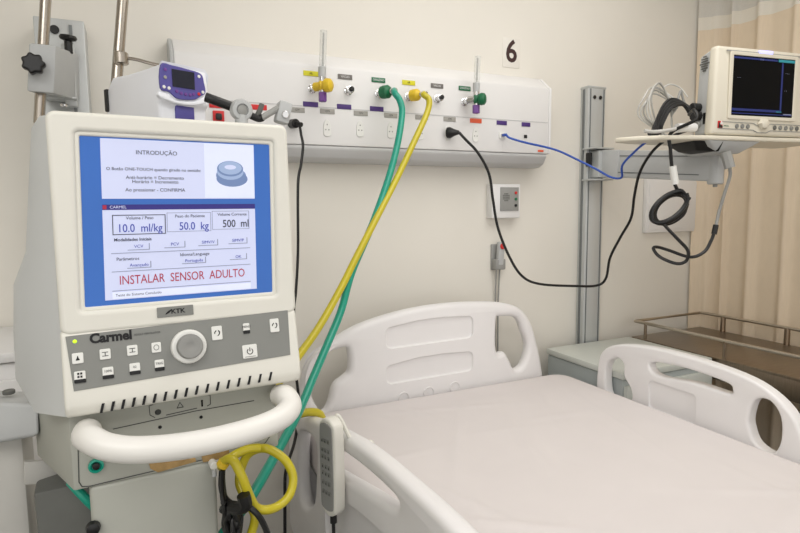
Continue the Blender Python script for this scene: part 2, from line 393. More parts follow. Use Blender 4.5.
MB().tube([pc+Vector((.03, -.046, -.003))]+P3([(465, 139, -.09), (478, 153, -.1), (489, 174, -.1), (493, 200, -.1), (498, 228, -.1), (509, 256, -.1), (522, 276, -.1), (540, 284, -.11), (575, 286, -.12), (597, 285.5, -.13), (606, 278, -.15), (610, 258, -.2), (620, 238, -.24), (631, 218, -.28), (634.5, 195, -.32), (640, 172, -.37), (652, 152, -.42), (667, 139, -.46), (680, 133, -.48), (692, 129, -.5)]), .0052, BLACK, 8).build('cable', t)
t = thing('network_cable', at(503, 136, 1, PF-.02), 'thin blue network cable sagging from the panel past the grey column', 'cable')
pc = pp(502, 135.5); MB().box(pc+Vector((0, -.016, 0)), (.012, .022, .01), BLUEC, .002).build('plug', t)
MB().tube([pc+Vector((.003, -.024, 0))]+P3([(510, 138, -.07), (525, 142.5, -.09), (545, 147, -.1), (560, 151.5, -.12), (580, 161, -.16), (596, 169, -.2), (610.6, 177, -.24), (621.5, 177.4, -.28), (622.5, 165, -.32), (636, 150.4, -.38), (647, 141, -.42), (652, 134, -.44)]), .0042, BLUEC, 8).build('cable', t)
# ------------------------------------------------------------------ bed number, call box, call handset, wall box
cs = at(511, 53, 1, WY); t = thing('bed_number_sign', (cs.x, WY, cs.z-.06), 'pale card with a dark brown number 6 on the wall', 'sign')
MB().box((cs.x, WY-.0012, cs.z), (.085, .0024, .12), CARD, .0008).build('card', t)
MB().text('6', .125, BROWN, frame((cs.x, WY-.003, cs.z+.002), (1, 0, 0), (0, 0, 1)), 'CENTER', sx=.95, bold=.0025).build('digit', t)
a = at(485, 183, 1, WY); b_ = at(521, 219, 1, WY-.04)
cx = (a.x+b_.x)/2; cz = (a.z+b_.z)/2; w = b_.x-a.x
t = thing('nurse_call_box', (cx, WY, b_.z), 'white square nurse call box with grey speaker plate on the wall', 'call box')
MB().box((cx, WY-.021, cz), (w-.012, .044, a.z-b_.z-.01), PANELW, .005).build('casing', t)
fx = cx+.014; MB().box((fx, WY-.045, cz+.008), (.092, .004, .098), MIDG, .001).build('face_plate', t)
g = MB()
for i in range(5):
    for j in range(5): 
        if (i-2)**2+(j-2)**2 < 6: g.cyl((fx-.018+(i-2)*.007, WY-.0465, cz+.016+(j-2)*.007), (fx-.018+(i-2)*.007, WY-.0485, cz+.016+(j-2)*.007), .0026, DKG, 8)
g.build('speaker_grille', t)
for k, m in enumerate((REDL, GRN, BLACK)): MB().cyl((fx+.03, WY-.046, cz+.034-k*.026), (fx+.03, WY-.051, cz+.034-k*.026), .006, m, 12).build('button', t)
hc = at(498, 256, 1, WY-.02)
t = thing('call_handset', (hc.x, WY, hc.z-.06), 'grey call handset with red button in its wall holder below the call box', 'call button')
MB().box((hc.x, WY-.004, hc.z-.005), (.05, .008, .11), MIDG, .003).box((hc.x+.003, WY-.021, hc.z-.035), (.05, .034, .045), MIDG, .005).build('holder', t)
MB().box((hc.x+.006, WY-.028, hc.z+.01), (.03, .022, .1), GREYP, .006, rot=Matrix.Rotation(R(4), 3, 'Y')).build('handset', t)
MB().cyl((hc.x+.009, WY-.038, hc.z+.042), (hc.x+.009, WY-.044, hc.z+.042), .0125, REDL, 16).build('red_button', t)
for dx in (-.008, .01):
    MB().tube([(hc.x+dx, WY-.02, hc.z-.05), (hc.x+dx*.8, WY-.012, hc.z-.2), (hc.x+dx*.8, WY-.012, hc.z-.5), (hc.x+dx*.5, WY-.014, .45)], .0032, MIDG, 8).build('cord', t)
a = at(643.5, 178, 1, WY); b_ = at(692, 231, 1, WY)
o = MB().box(((a.x+b_.x)/2, WY-.012, (a.z+b_.z)/2), (b_.x-a.x, .024, a.z-b_.z), PANELW, .006).box(((a.x+b_.x)/2, WY-.025, (a.z+b_.z)/2), (b_.x-a.x-.03, .004, a.z-b_.z-.03), PANELW, .0015).build('junction_box')
tag(recentre(o), 'white square junction box on the wall behind the coiled cable', 'wall box')
# ------------------------------------------------------------------ monitor column, arm, tray
CF = .032
cl = at(588.7, 86, 1, CF); cr = at(606, 87, 1, CF); cw = cr.x-cl.x
t = thing('monitor_mount', (cl.x+cw/2, WY, 0), 'tall grey aluminium wall column carrying an arm and tray for the monitor', 'monitor mount')
b = MB(); ccx = cl.x+cw/2; zc = cl.z; dep = WY-CF
b.box((ccx, (WY+CF)/2, zc/2+.02), (cw, dep, zc-.04), ALU, .004)
for dx in (-cw*.5+.012, cw*.5-.012): b.box((ccx+dx, CF-.001, zc/2+.02), (.004, .004, zc-.06), ALUD)
b.box((cl.x-.001, CF+dep*.55, zc/2+.02), (.004, .012, zc-.06), ALUD)
b.build('column', t)
b = MB().box((ccx, (WY+CF)/2, zc-.002), (cw+.004, dep+.004, .01), ALU, .003)
b.build('top_cap', t)
for dx in (-.016, .018): MB().cyl((ccx+dx, CF-.001, zc-.045), (ccx+dx, CF-.004, zc-.045), .0085, BLACK, 12).build('screw_hole', t)
A0 = Vector((ccx+.02, CF-.05, at(606, 164, 1, CF-.05).z)); A1 = atz(716, 166, 2.1)
b = MB(); zz = A0.z
b.box((ccx+.01, CF-.025, zz), (cw*.8, .05, .118), ALU, .004); 
for s_ in (-1, 1): b.box((ccx-.005, CF-.02, zz+s_*.068), (cw*1.15, .075, .007), ALU, .002)
b.box((cl.x-.006, CF-.018, zz+.02), (.012, .03, .06), DARK, .003)
b.build('clamp', t)
dv = (A1-A0); L = dv.length; d = dv.normalized(); side = Vector((0, 0, 1)).cross(d).normalized()
b = MB(); rot = frame((0, 0, 0), d, side)
b.box((A0+A1)/2+d*.01, (L+.02, .05, .115), GREYP, .006, rot=rot)
b.box(A0+d*.03-side*.003, (.09, .056, .12), GREYP, .004, rot=rot)
for s_ in (-1, 1): b.box((A0+A1)/2-side*.0255+Vector((0, 0, s_*.035)), (L-.1, .003, .004), ALUD, rot=rot)
b.build('arm', t)
MB().cyl(A1+Vector((0, 0, -.068)), A1+Vector((0, 0, .062)), .028, GREYP, 20).cyl(A1+Vector((0, 0, -.078)), A1+Vector((0, 0, -.066)), .008, MIDG, 10).build('pivot', t)
# monitor local frame
hm = R(97.7); mw = Vector((math.sin(hm), math.cos(hm), 0)); mn = Vector((math.cos(hm), -math.sin(hm), 0))
MO = atz(730.4, 113.8, 1.95)
def mp(u, v, n=0): return MO + mw*u + Vector((0, 0, v)) + mn*n
mrot = frame((0, 0, 0), mw, -mn)
TZ = -.083
TRAYC = mp(.1, TZ, -.09)
b = MB()
out = sm2([(-.44, .03), (-.38, .075), (-.15, .09), (.2, .09), (.36, .085), (.37, 0), (.36, -.095), (.1, -.1), (-.16, -.1), (-.34, -.06)], 4)
b.plate([out], .016, MONW, frame(mp(.08, TZ, -.1), mw, -mn), .006)
b.build('tray', t)
b = MB(); b.hexa([mp(-.02, TZ-.05, -.03), mp(.08, TZ-.05, -.03), mp(.08, TZ-.05, -.16), mp(-.02, TZ-.05, -.16), mp(-.09, TZ-.008, .0), mp(.15, TZ-.008, 0), mp(.15, TZ-.008, -.2), mp(-.09, TZ-.008, -.2)], GREYP, .006)
b.build('tilt_bracket', t)
b = MB().hexa([mp(-.085, TZ-.038, -.06), mp(-.02, TZ-.045, -.02), mp(-.02, TZ-.045, -.14), mp(-.085, TZ-.038, -.14), mp(-.125, TZ-.009, -.03), mp(-.02, TZ-.009, -.0), mp(-.02, TZ-.009, -.16), mp(-.125, TZ-.009, -.16)], DARK, .004); b.build('bracket_shroud', t, label='black shroud under the tray')
# ------------------------------------------------------------------ patient monitor
t = thing('patient_monitor', mp(.14, TZ+.01, -.08), 'cream patient monitor with a black screen on the arm tray', 'monitor')
MU0, MU1, MV0, MV1 = -.066, .372, -.072, .229
b = MB()
pts = [mp(MU0-.012, MV0, 0), mp(MU1+.012, MV0, 0), mp(MU1+.012, MV0, -.04), mp(MU0-.012, MV0, -.04), mp(MU0, MV1, -.004), mp(MU1, MV1, -.004), mp(MU1, MV1, -.04), mp(MU0, MV1, -.04)]
b.hexa(pts, MONW, .012, 3); b.build('front_bezel', t)
b = MB().hexa([mp(MU0-.006, MV0+.004, -.035), mp(MU1, MV0+.004, -.035), mp(MU1-.03, MV0+.004, -.095), mp(MU0+.004, MV0+.004, -.095), mp(MU0+.006, MV1-.006, -.035), mp(MU1-.01, MV1-.006, -.035), mp(MU1-.03, MV1-.02, -.09), mp(MU0+.012, MV1-.02, -.09)], GREYP, .008, 3); b.build('rear_housing', t, label='grey rear housing')
mfr = frame(mp(0, 0, 0), mw, (0, 0, 1)); mf = lambda u, v, n=.001: frame(mp(u, v, n), mw, (0, 0, 1))
b = MB().plate([rrect(.312, .228, .006, cx=.141, cy=.097), rrect(.284, .203, .002, cx=.141, cy=.097)[::-1]], .006, MONW, mf(0, 0, .002), .002); b.build('screen_surround', t)
scr = MB().plate([rrect(.286, .204, .002, cx=.141, cy=.097)], .003, MONB, mf(0, 0, .0008)); so = scr.build('screen', t, label='dark screen with faint blue bars')
ui = MB()
def bar(u0, u1, v0, v1, m, n=.0028): ui.box(mp((u0+u1)/2, (v0+v1)/2, n), (u1-u0, .0006, v1-v0), m, rot=mrot)
bar(.205, .283, .187, .196, MONT); bar(.222, .229, .012, .184, MONBL); bar(.0, .222, .012, .02, MONBL); bar(.0, .282, .002, .005, MONBL); bar(.0, .2, .188, .194, MONBL)
bar(.205, .23, .012, .016, MONT); bar(.24, .278, .0045, .008, SGRY)
ui.text('- - -', .012, SGRY, mf(.24, .15, .003)); ui.text('- - -', .010, SGRY, mf(.02, .125, .003)); ui.text('II  x1', .008, SGRY, mf(.12, .19, .0031)); ui.text('- -', .012, SGRY, mf(.24, .09, .003))
ui.build('screen_graphics', so)
MB().box(mp(.14, MV1-.017, .001), (.34, .004, .004), MIDG, .001, rot=mrot).build('light_groove', t)
MB().box(mp(.143, MV1-.013, .003), (.062, .006, .012), LGLOW, .002, rot=mrot).build('alarm_light', t, label='glowing pale violet alarm light')
b = MB()
lv = -.036
pl = [(-.05, lv-.016), (.104, lv-.018), (.125, lv-.026), (.165, lv-.026), (.186, lv-.018), (.345, lv-.018), (.345, lv+.008), (.186, lv+.008), (.168, lv-.0), (.125, lv), (.104, lv+.008), (-.05, lv+.010)]
b.plate([pl, [(x*.0+x, y) for x, y in [( -.046, lv-.0135), (.105, lv-.0155), (.126, lv-.0235), (.164, lv-.0235), (.185, lv-.0155), (.342, lv-.0155), (.342, lv+.0055), (.185, lv+.0055), (.167, lv-.0025), (.126, lv-.0025), (.105, lv+.0055), (-.046, lv+.0075)]][::-1]], .001, MIDG, mf(0, 0, .0016))
b.build('button_outline', t)
for u in (.03, .055, .08, .205, .232, .259, .286, .312):
    MB().cyl(mp(u, lv-.005, .0), mp(u, lv-.005, .004), .008, VGREY if u not in (.205, .312) else DKG, 14).build('button', t)
b = MB().lathe([(.02, 0), (.021, .006), (.018, .016), (.012, .019)], MONW, zframe(mp(.145, lv+.006, 0), mn), 6); b.build('rotary_knob', t, label='white faceted knob')
b = MB().box(mp(-.045, lv-.002, .0016), (.02, .0015, .024), REDL, .0003, rot=mrot)
b.prism([(-.008, -.01), (.009, -.01), (.009, -.004), (-.001, .001), (-.008, .011)], .0006, BLACK, mf(-.044, lv-.003, .0026)); b.prism([(-.003, -.002), (.009, -.002), (.009, .006), (.002, .011)], .0006, BTN, mf(-.044, lv+.0, .0026))
b.text('DIXTAL', .007, GRN, mf(-.03, lv-.006, .002)); b.text('- 2022', .006, MIDG, mf(-.03, lv+.002, .002)) if False else None
b.build('maker_badge', t, label='red badge with green lettering')
b = MB()
for i in range(6):
    for j in range(7):
        if (i-2.5)**2/6+(j-3)**2/9 < 1.1: b.box(mp(MU0+.0035, .155+j*.008, -.042-i*.007), (.004, .005, .004), DKG, rot=mrot)
b.build('speaker_grille', t)
b = MB()
for v, n in ((.03, -.075), (.0, -.07)): b.cyl(mp(MU0-.03, v, n), mp(MU0+.004, v, n), .016, DARK, 12)
b.cyl(mp(MU0-.012, -.03, -.07), mp(MU0, -.03, -.07), .012, MIDG, 12); b.box(mp(MU0-.001, -.012, -.045), (.006, .01, .04), BLACK, .001, rot=mrot)
b.build('sockets', t)
# leads on the tray
t = thing('lead_bundle', mp(-.17, TZ+.009, -.08), 'tangle of white and black sensor leads heaped on the tray beside the monitor', 'cables')
def mtube(pl, r, m, n=8): return MB().tube([mp(*p) for p in pl], r, m, n)
y0 = TZ+.014
for k in range(4):
    mtube([(-.11, .01+.006*k, -.07), (-.15, .035+.008*k, -.06-.012*k), (-.2, .02+.007*k, -.06-.01*k), (-.235, -.035, -.06-.012*k), (-.235-.01*k, y0+.006, -.07), (-.29+.02*k, y0, -.06-.01*k)], .0058, DARK).build('black_lead', t)
for k in range(6):
    h = .06+.012*random.random()*3
    mtube([(-.2+.006*k, y0, -.1), (-.235-.008*k, .0, -.1-.006*k), (-.24-.006*k, h*.8, -.11), (-.215+.004*k, h+.025, -.1-.01*k), (-.175+.008*k, h*.6, -.1), (-.15, .0, -.11), (-.16, y0, -.09)], .0028, LEADW if k % 3 else GLAB2).build('white_lead', t)
mtube([(-.2, .085, -.12), (-.16, .115, -.12), (-.11, .108, -.12), (-.09, .07, -.1)], .0025, LEADW).build('white_lead', t)
mtube([(-.15, .02, -.1), (-.13, .075, -.1), (-.122, .09, -.1), (-.11, .06, -.1), (-.1, .03, -.09)], .004, MIDG).build('grey_lead', t)
mtube([(-.1, -.04, -.06), (-.15, -.042, -.04), (-.19, -.05, -.03), (-.25, -.062, -.015), (-.32, y0-.002, .0), (-.36, y0+.0, .0)], .006, LEADW).build('white_lead', t)
MB().tube([mp(-.1, -.043, -.055), mp(-.135, -.044, -.052), mp(-.18, -.048, -.05)], .0155, PANELW, 14).build('white_sensor', t, label='white bar sensor')
# hanging coil of cable
t = thing('coiled_cable', atz(671, 228, 2.0), 'black monitor cable hanging in a coil below the tray, grey at its far end', 'cable')
dZ = 1.98
MB().tube([mp(-.13, .0, -.05), mp(-.165, .005, .005), mp(-.175, -.03, .025)]+[atz(x, y, z) for x, y, z in ((671, 133, 1.93), (670.5, 150, 1.94), (672, 168, 1.96), (674, 182, 1.97), (679, 193, 1.98))], .006, BLACK, 8).build('hanging_lead', t)
MB().tube([atz(672.5, 166, 1.955), atz(675.5, 184, 1.965)], .0125, BTN, 10, 1).build('cable_tag', t, label='white tag')
ring = []
for k in range(4):
    for i in range(14):
        a = 2*math.pi*i/14+.35*k; A = 21.5-1.2*(k % 2)-.7*k; B_ = 12-1.1*((k+1) % 2)
        ex, ey = A*math.cos(a), B_*math.sin(a); ca, sa = math.cos(R(-38)), math.sin(R(-38))
        ring.append(atz(670+ex*ca-ey*sa+(k-1.5)*.5, 208+ex*sa+ey*ca+(k-1.5)*.8, dZ+.008*(k-1.5)+.006*math.sin(a)))
MB().tube(ring, .0078, BLACK, 8, 3).build('cable_coil', t)
MB().tube([atz(681, 190, dZ-.01), atz(684, 196, dZ-.01), atz(690, 199, dZ-.01)], .006, BLACK, 8).build('cable_tie', t)
MB().tube([atz(x, y, z) for x, y, z in ((662, 222, 1.98), (668, 229, 1.97), (678.6, 240, 1.95), (688, 251, 1.94), (686, 261, 1.95), (676, 263.5, 1.96), (660, 257, 1.98), (653.5, 249, 2.0), (657, 247, 2.01), (668, 250, 2.02), (690, 257, 2.02), (704, 252, 2.02), (711, 241, 2.02), (714, 233, 2.02))], .0058, BLACK, 8).build('black_tail', t)
MB().tube([atz(714, 234, 2.02), atz(716, 225, 2.02)], .0095, BLACK, 10, 1).build('joint_sleeve', t)
MB().tube([atz(x, y, z) for x, y, z in ((716, 226, 2.02), (719, 212, 2.02), (725, 192, 2.0), (730, 176, 1.98), (729.5, 166, 1.97))], .0055, MIDG, 8).build('grey_tail', t)
b = MB().tube([atz(725.5, 152, 1.97), atz(730, 168, 1.97)], .018, MIDG, 8, 1); b.build('grey_plug', t, label='grey plug')
# ------------------------------------------------------------------ bed
bed = thing('hospital_bed', (.99, -1.1, 0), 'white plastic hospital bed with moulded headboard and raised side rails', 'bed')
hf = frame((0, -.11, 0), (1, 0, 0), (0, 0, 1))
ho = sm2([(.435, .34), (.44, .55), (.45, .70), (.47, .79), (.505, .85), (.57, .898), (.67, .944), (.82, .976), (.96, .989), (1.1, .988), (1.25, .975), (1.345, .945), (1.40, .885), (1.432, .80), (1.458, .70), (1.48, .55), (1.485, .34), (1.2, .32), (.7, .32)], 4)
hl = sm2([(.528, .66), (.498, .72), (.497, .79), (.528, .845), (.61, .871), (.63, .855), (.63, .79), (.61, .77), (.575, .745), (.553, .68)], 4)[::-1]
hr = sm2([(1.236, .905), (1.252, .919), (1.33, .907), (1.362, .85), (1.384, .785), (1.362, .715), (1.323, .70), (1.303, .735), (1.275, .775), (1.237, .785)], 4)[::-1]
b = MB().plate([ho, hl, hr], .05, PLAST, hf, .021, 4)
hb_ = b.build('headboard', bed)
cut = []
for (x0, x1, z0, z1) in ((.765, 1.125, .848, .938), (.765, 1.125, .72, .802)):
    n = 20; xs_ = [x0+(x1-x0)*i/n for i in range(n+1)]
    poly = []
    rc = .022
    for i in range(7): a = R(180+90*i/6); poly.append((x0+rc+rc*math.cos(a), z0+rc+rc*math.sin(a)))
    for i in range(7): a = R(270+90*i/6); poly.append((x1-rc+rc*math.cos(a), z0+rc+.004+rc*math.sin(a)))
    for i in range(7): a = R(0+90*i/6); poly.append((x1-rc+rc*math.cos(a), z1-rc+rc*math.sin(a)))
    poly.append(((x0+x1)/2+.05, z1+.006)); poly.append(((x0+x1)/2-.05, z1+.004))
    for i in range(7): a = R(90+90*i/6); poly.append((x0+rc+rc*math.cos(a), z1-rc-.010+rc*math.sin(a)))
    cut.append(MB().plate([poly], .022, PLAST, frame((0, -.138, 0), (1, 0, 0), (0, 0, 1)), .0085, 5))
carve(hb_, cut)
for x, z in ((.832, .664), (.934, .668), (1.044, .672)):
    MB().plate([circ(x, z, .022), circ(x, z, .018)[::-1]], .005, PLAST, frame((0, -.136, 0), (1, 0, 0), (0, 0, 1)), .0015).build('cap_ring', bed)
# right rail
rf = frame((1.575, 0, 0), (0, 1, 0), (0, 0, 1))
ro = sm2([(-.30, .42), (-.325, .60), (-.33, .72), (-.35, .795), (-.42, .838), (-.55, .86), (-.72, .864), (-.88, .852), (-.97, .826), (-1.035, .775), (-1.065, .70), (-1.075, .58), (-1.07, .42), (-.7, .40)], 4)
rh = sm2([(-.578, .812), (-.70, .824), (-.84, .816), (-.862, .80), (-.85, .785), (-.74, .786), (-.62, .772), (-.575, .782)], 4)[::-1]
r1 = sm2([(-.385, .64), (-.372, .70), (-.38, .76), (-.425, .79), (-.455, .775), (-.46, .73), (-.49, .695), (-.495, .655), (-.45, .625)], 4)[::-1]
r2 = sm2([(-.93, .79), (-.97, .80), (-1.0, .765), (-1.005, .70), (-.985, .655), (-.94, .665), (-.92, .70), (-.915, .735)], 4)[::-1]
b = MB().plate([ro, rh, r1, r2], .042, PLAST, rf, .0095, 4)
rr_ = b.build('side_rail', bed)
carve(rr_, [MB().plate([rrect(.18, .10, .015, cx=-.66, cy=.70)], .02, PLAST, frame((1.551, 0, 0), (0, 1, 0), (0, 0, 1)), .007, 4)])
# left rail
lf = frame((.42, 0, 0), (0, 1, 0), (0, 0, 1))
lo = sm2([(-.20, .30), (-.165, .40), (-.17, .55), (-.205, .66), (-.27, .72), (-.376, .749), (-.52, .785), (-.68, .818), (-.84, .844), (-1.0, .857), (-1.2, .864), (-1.32, .85), (-1.40, .79), (-1.43, .68), (-1.43, .45), (-1.38, .34), (-1.1, .30), (-.6, .28)], 4)
l1 = sm2([(-.315, .48), (-.30, .56), (-.31, .645), (-.34, .69), (-.43, .715), (-.50, .71), (-.49, .62), (-.47, .55), (-.42, .50), (-.36, .47)], 4)[::-1]
l2 = sm2([(-.57, .735), (-.675, .772), (-.85, .80), (-1.0, .812), (-1.02, .802), (-.99, .785), (-.85, .752), (-.675, .71), (-.585, .69), (-.56, .71)], 4)[::-1]
b = MB().plate([lo, l1, l2], .042, PLAST, lf, .016, 4); rl_ = b.build('side_rail', bed)
carve(rl_, [MB().plate([sm2([(-.57, .56), (-.62, .63), (-.75, .675), (-.95, .715), (-1.15, .735), (-1.3, .72), (-1.33, .55), (-1.25, .40), (-.9, .38), (-.62, .42)], 4)], .026, PLAST, frame((.397, 0, 0), (0, 1, 0), (0, 0, 1)), .009, 4)])
b = MB()
b.box((.99, -1.12, .50), (1.02, 1.98, .05), GREYP, .01); b.box((.99, -1.12, .28), (.5, 1.5, .08), GREYP, .01)
for y in (-.6, -1.6): b.box((.99, y, .40), (.12, .12, .22), GREYP, .01)
b.box((.99, -.115, .45), (.5, .05, .06), GREYP, .005)
b.build('frame', bed)
for x in (.62, 1.36):
    for y in (-.4, -1.85):
        b = MB().tube([(x, y, .24), (x, y, .13)], .018, GREYP, 12, 1).box((.99+(x-.99)*.62, y, .26), (abs(x-.99)*.8, .06, .05), GREYP, .006); l_ = b.build('leg', bed)
        MB().cyl((x-.025, y, .075), (x+.025, y, .075), .075, DKG, 24).build('wheel', l_)
for x, y0_, y1_ in ((.437, -.4, -1.2), (1.553, -.45, -.95)):
    for y in (y0_, y1_): 
        s_ = -1 if x < 1 else 1
        MB().box((x+(-s_)*.025, y, .47), (.07, .05, .06), GREYP, .006).build('rail_bracket', bed)
# mattress with sheet
mx0, mx1, my0, my1, mz = .447, 1.548, -.142, -2.12, .672
def outline(inset, r):
    return rrect(mx1-mx0-2*inset, my0-my1-2*inset, r, 8, (mx0+mx1)/2, (my0+my1)/2)
b = bmesh.new(); rings = []
for inset, z in ((.02, .53), (.006, .54), (0, .56), (0, .635), (.004, .652), (.014, .664), (.03, .671), (.06, .674)):
    rings.append([b.verts.new((x, y, z)) for x, y in outline(inset, max(.02, .085-inset))])
for A_, B_ in zip(rings, rings[1:]):
    n = len(A_)
    for j in range(n): b.faces.new((A_[j], A_[(j+1) % n], B_[(j+1) % n], B_[j]))
b.faces.new(rings[-1]); b.faces.new(rings[0][::-1]); bmesh.ops.recalc_face_normals(b, faces=b.faces[:])
mb = MB(); mb._merge(b, SHEET); 
# the cloth on top: a finely meshed sheet with soft creases
cre = [(random.uniform(.5, 1.5), random.uniform(-2, -.2), random.uniform(0, math.pi), random.uniform(.15, .5), random.uniform(.002, .005)) for _ in range(30)]
def shz(x, y):
    z = .0018*math.sin(x*9+y*4)+.0012*math.sin(y*13-x*5)
    for cx_, cy_, a, l, h in cre:
        dx, dy = x-cx_, y-cy_; s1 = dx*math.cos(a)+dy*math.sin(a); s2 = -dx*math.sin(a)+dy*math.cos(a)
        if abs(s1) < l*2 and abs(s2) < .06: z += h*math.exp(-(s1/l)**2*2)*math.exp(-(s2/.012)**2)
    return z
def top(i, j):
    x = mx0+.055+(mx1-mx0-.11)*i; y = my0-.055+(my1-my0+.11)*j
    e = min(min(i, 1-i)*12, min(j, 1-j)*16, 1)
    return (x, y, .6735+e*(.004+shz(x, y)))
mb.grid(top, 90, 150, SHEET)
tag(recentre(mb.build('mattress', ang=60)), 'thick mattress under a smooth white sheet on the bed', 'mattress')
# bed remote
hp = at(339.5, 467, 0, .385)
t = thing('bed_remote', (.372, hp.y, hp.z-.12), 'grey bed remote with button rows hooked over the near side rail', 'remote control')
rz = Matrix.Rotation(R(20), 3, 'Z')    # its key face turned to the bedside
hx = Vector((.368, hp.y, hp.z))
def hl_(x, y, z): return hx + rz @ Vector((x, y, z))
mxh = frame(hl_(0, 0, 0), rz @ Vector((0, -1, 0)), (0, 0, 1), rz @ Vector((-1, 0, 0)))
mxh = frame(hl_(0, 0, 0), rz @ Vector((0, -1, 0)), (0, 0, 1))
b = MB().plate([sm2([(-.028, .085), (-.02, .112), (0, .12), (.02, .112), (.028, .085), (.028, -.07), (.02, -.098), (0, -.108), (-.02, -.098), (-.028, -.07)], 4)], .03, VENTW, mxh, .006, 3); b.build('casing', t)
zsgn = (mxh.to_3x3() @ Vector((0, 0, 1)))
b = MB().plate([sm2([(-.022, .082), (-.014, .107), (.014, .107), (.022, .082), (.022, -.065), (.014, -.09), (-.014, -.09), (-.022, -.065)], 4)], .003, MIDG, mxh @ Matrix.Translation((0, 0, .0155)), .0008); b.build('key_pad', t, label='grey key pad')
for i, (zz, h) in enumerate(((.07, .0), (.048, 0), (.032, 0), (.01, 0), (-.006, 0), (-.028, 0), (-.05, 0))):
    b = MB()
    for dx in (-.011, 0, .011): b.plate([rrect(.008, .010, .002, 3)], .002, VGREY, mxh @ Matrix.Translation((dx, zz, .0178)), .0005); b.box(mxh @ Vector((dx, zz-.001, .019)), (.0012, .0012, .0045), INK)
    b.build('key_row', t)
b = MB().tube([hl_(.012, 0, .09), hl_(.02, 0, .118), (.418, hp.y-.012, .812), (.455, hp.y-.02, .812), (.458, hp.y-.02, .79)], .005, VENTW, 8); b.build('hook', t)
MB().tube([hl_(0, 0, -.10), hl_(0, 0, -.128)], .008, BLACK, 10, 1).tube([hl_(0, 0, -.12), hl_(0, 0, -.16), hl_(.0, -.01, -.26), hl_(.0, -.0, -.4)], .0042, BLACK, 8).build('cord', t)
# ------------------------------------------------------------------ bedside cabinet
c0, c1, d0, d1, ch = 1.605, 2.085, WY-.07, -.41, .722
t = thing('bedside_cabinet', ((c0+c1)/2, (d0+d1)/2, 0), 'pale grey green bedside cabinet standing behind the far side rail', 'cabinet')
MB().box(((c0+c1)/2, (d0+d1)/2, ch-.0125), (c1-c0+.012, d0-d1+.012, .025), CAB, .003).build('top_board', t)
MB().box(((c0+c1)/2, (d0+d1)/2, (ch-.03)/2+.03), (c1-c0, d0-d1, ch-.085), CABF, .003).build('carcass', t)
dr = MB().box(((c0+c1)/2, d1-.009, ch-.125), (c1-c0-.01, .018, .15), CAB, .003).build('drawer', t)
MB().tube([((c0+c1)/2-.06, d1-.018, ch-.12), ((c0+c1)/2-.06, d1-.04, ch-.12), ((c0+c1)/2+.06, d1-.04, ch-.12), ((c0+c1)/2+.06, d1-.018, ch-.12)], .005, CHROME, 8, 3).build('handle', dr)
dd = MB().box(((c0+c1)/2, d1-.009, ch-.415), (c1-c0-.01, .018, .42), CAB, .003).build('door', t)
MB().tube([(c0+.06, d1-.018, ch-.3), (c0+.06, d1-.04, ch-.3), (c0+.06, d1-.04, ch-.42), (c0+.06, d1-.018, ch-.42)], .005, CHROME, 8, 3).build('handle', dd)
for x in (c0+.05, c1-.05):
    for y in (d0-.05, d1+.05): MB().cyl((x, y, 0), (x, y, .05), .022, DKG).build('foot', t)
cn = at(600.5, 364, 2, ch)
# ------------------------------------------------------------------ steel trolley
g0, g1, e0, e1, gz, tz = 2.115, 2.575, .0, -1.35, .797, .722
t = thing('steel_trolley', ((g0+g1)/2, (e0+e1)/2, 0), 'stainless steel trolley table with a guard rail beside the curtain', 'trolley')
b = MB().tube(smooth_path([(g0+.0, e0, gz), (g1, e0, gz), (g1, e1, gz), (g0, e1, gz)], 1, True), .0075, STEEL, 10, 0, True); b.build('guard_rail', t)
for x, y in ((g0, e0-.06), (g0, -.45), (g0, -.9), (g0, e1+.05), (g1, e0-.12), (g1, -.42), (g1, e1+.05)): MB().cyl((x, y, tz-.01), (x, y, gz), .007 if x == g0 else .012, STEELD, 10).build('rail_post', t)
MB().box(((g0+g1)/2, (e0+e1)/2, tz-.006), (g1-g0+.02, e0-e1+.02, .012), STEELD, .002).build('table_top', t)
b = MB()
for x in (g0-.008, g1+.008): b.box((x, (e0+e1)/2, tz-.05), (.004, e0-e1+.02, .08), STEELD, .001)
for y in (e0+.008, e1-.008): b.box(((g0+g1)/2, y, tz-.05), (g1-g0+.02, .004, .08), STEELD, .001)
b.build('apron', t)
MB().box(((g0+g1)/2, (e0+e1)/2, .22), (g1-g0-.04, e0-e1-.04, .012), STEELD, .002).build('lower_shelf', t)
for x in (g0+.02, g1-.02):
    for y in (e0-.03, e1+.03):
        l_ = MB().cyl((x, y, .1), (x, y, tz-.012), .014, STEEL, 14).build('leg', t)
        MB().cyl((x-.012, y, .05), (x+.012, y, .05), .05, DKG, 20).build('wheel', l_)
# ------------------------------------------------------------------ curtain
t = thing('privacy_curtain', (2.68, -.9, 0), 'long beige curtain with a pale mesh top hanging beside the trolley', 'curtain')
folds = []
pleats = []; q_ = .0
while q_ < 1.8:
    pleats.append((q_+.06, random.uniform(.018, .04), random.uniform(.009, .026))); q_ += random.uniform(.06, .17)
def cxy(s):
    q = s*1.75; y = WY-.012-q
    x = 2.64+.006*math.sin(q*9)+.003*math.sin(q*31)-.09*math.exp(-(q/.045)**2)
    for c_, a_, w__ in pleats: x -= a_*math.exp(-((q-c_)/w__)**2)
    return x, y
ZM, ZH = at(760, 5, 0, 2.65).z, .05
def cfn(z0, z1):
    def f(i, j):
        x, y = cxy(i); z = z0+(z1-z0)*j; k = .75+.25*z/2.2
        return (2.66+(x-2.66)*k, y, z)
    return f
MB().grid(cfn(.06, ZM-.06), 420, 12, CURT).build('cloth', t)
MB().grid(cfn(ZM-.0605, ZM), 420, 2, CHEM).build('header_band', t)
MB().grid(cfn(ZM, 2.62), 420, 4, CMESH).build('mesh_top', t)
MB().box((2.655, -.83, 2.64), (.03, 1.8, .03), ALU, .004).build('track', t)
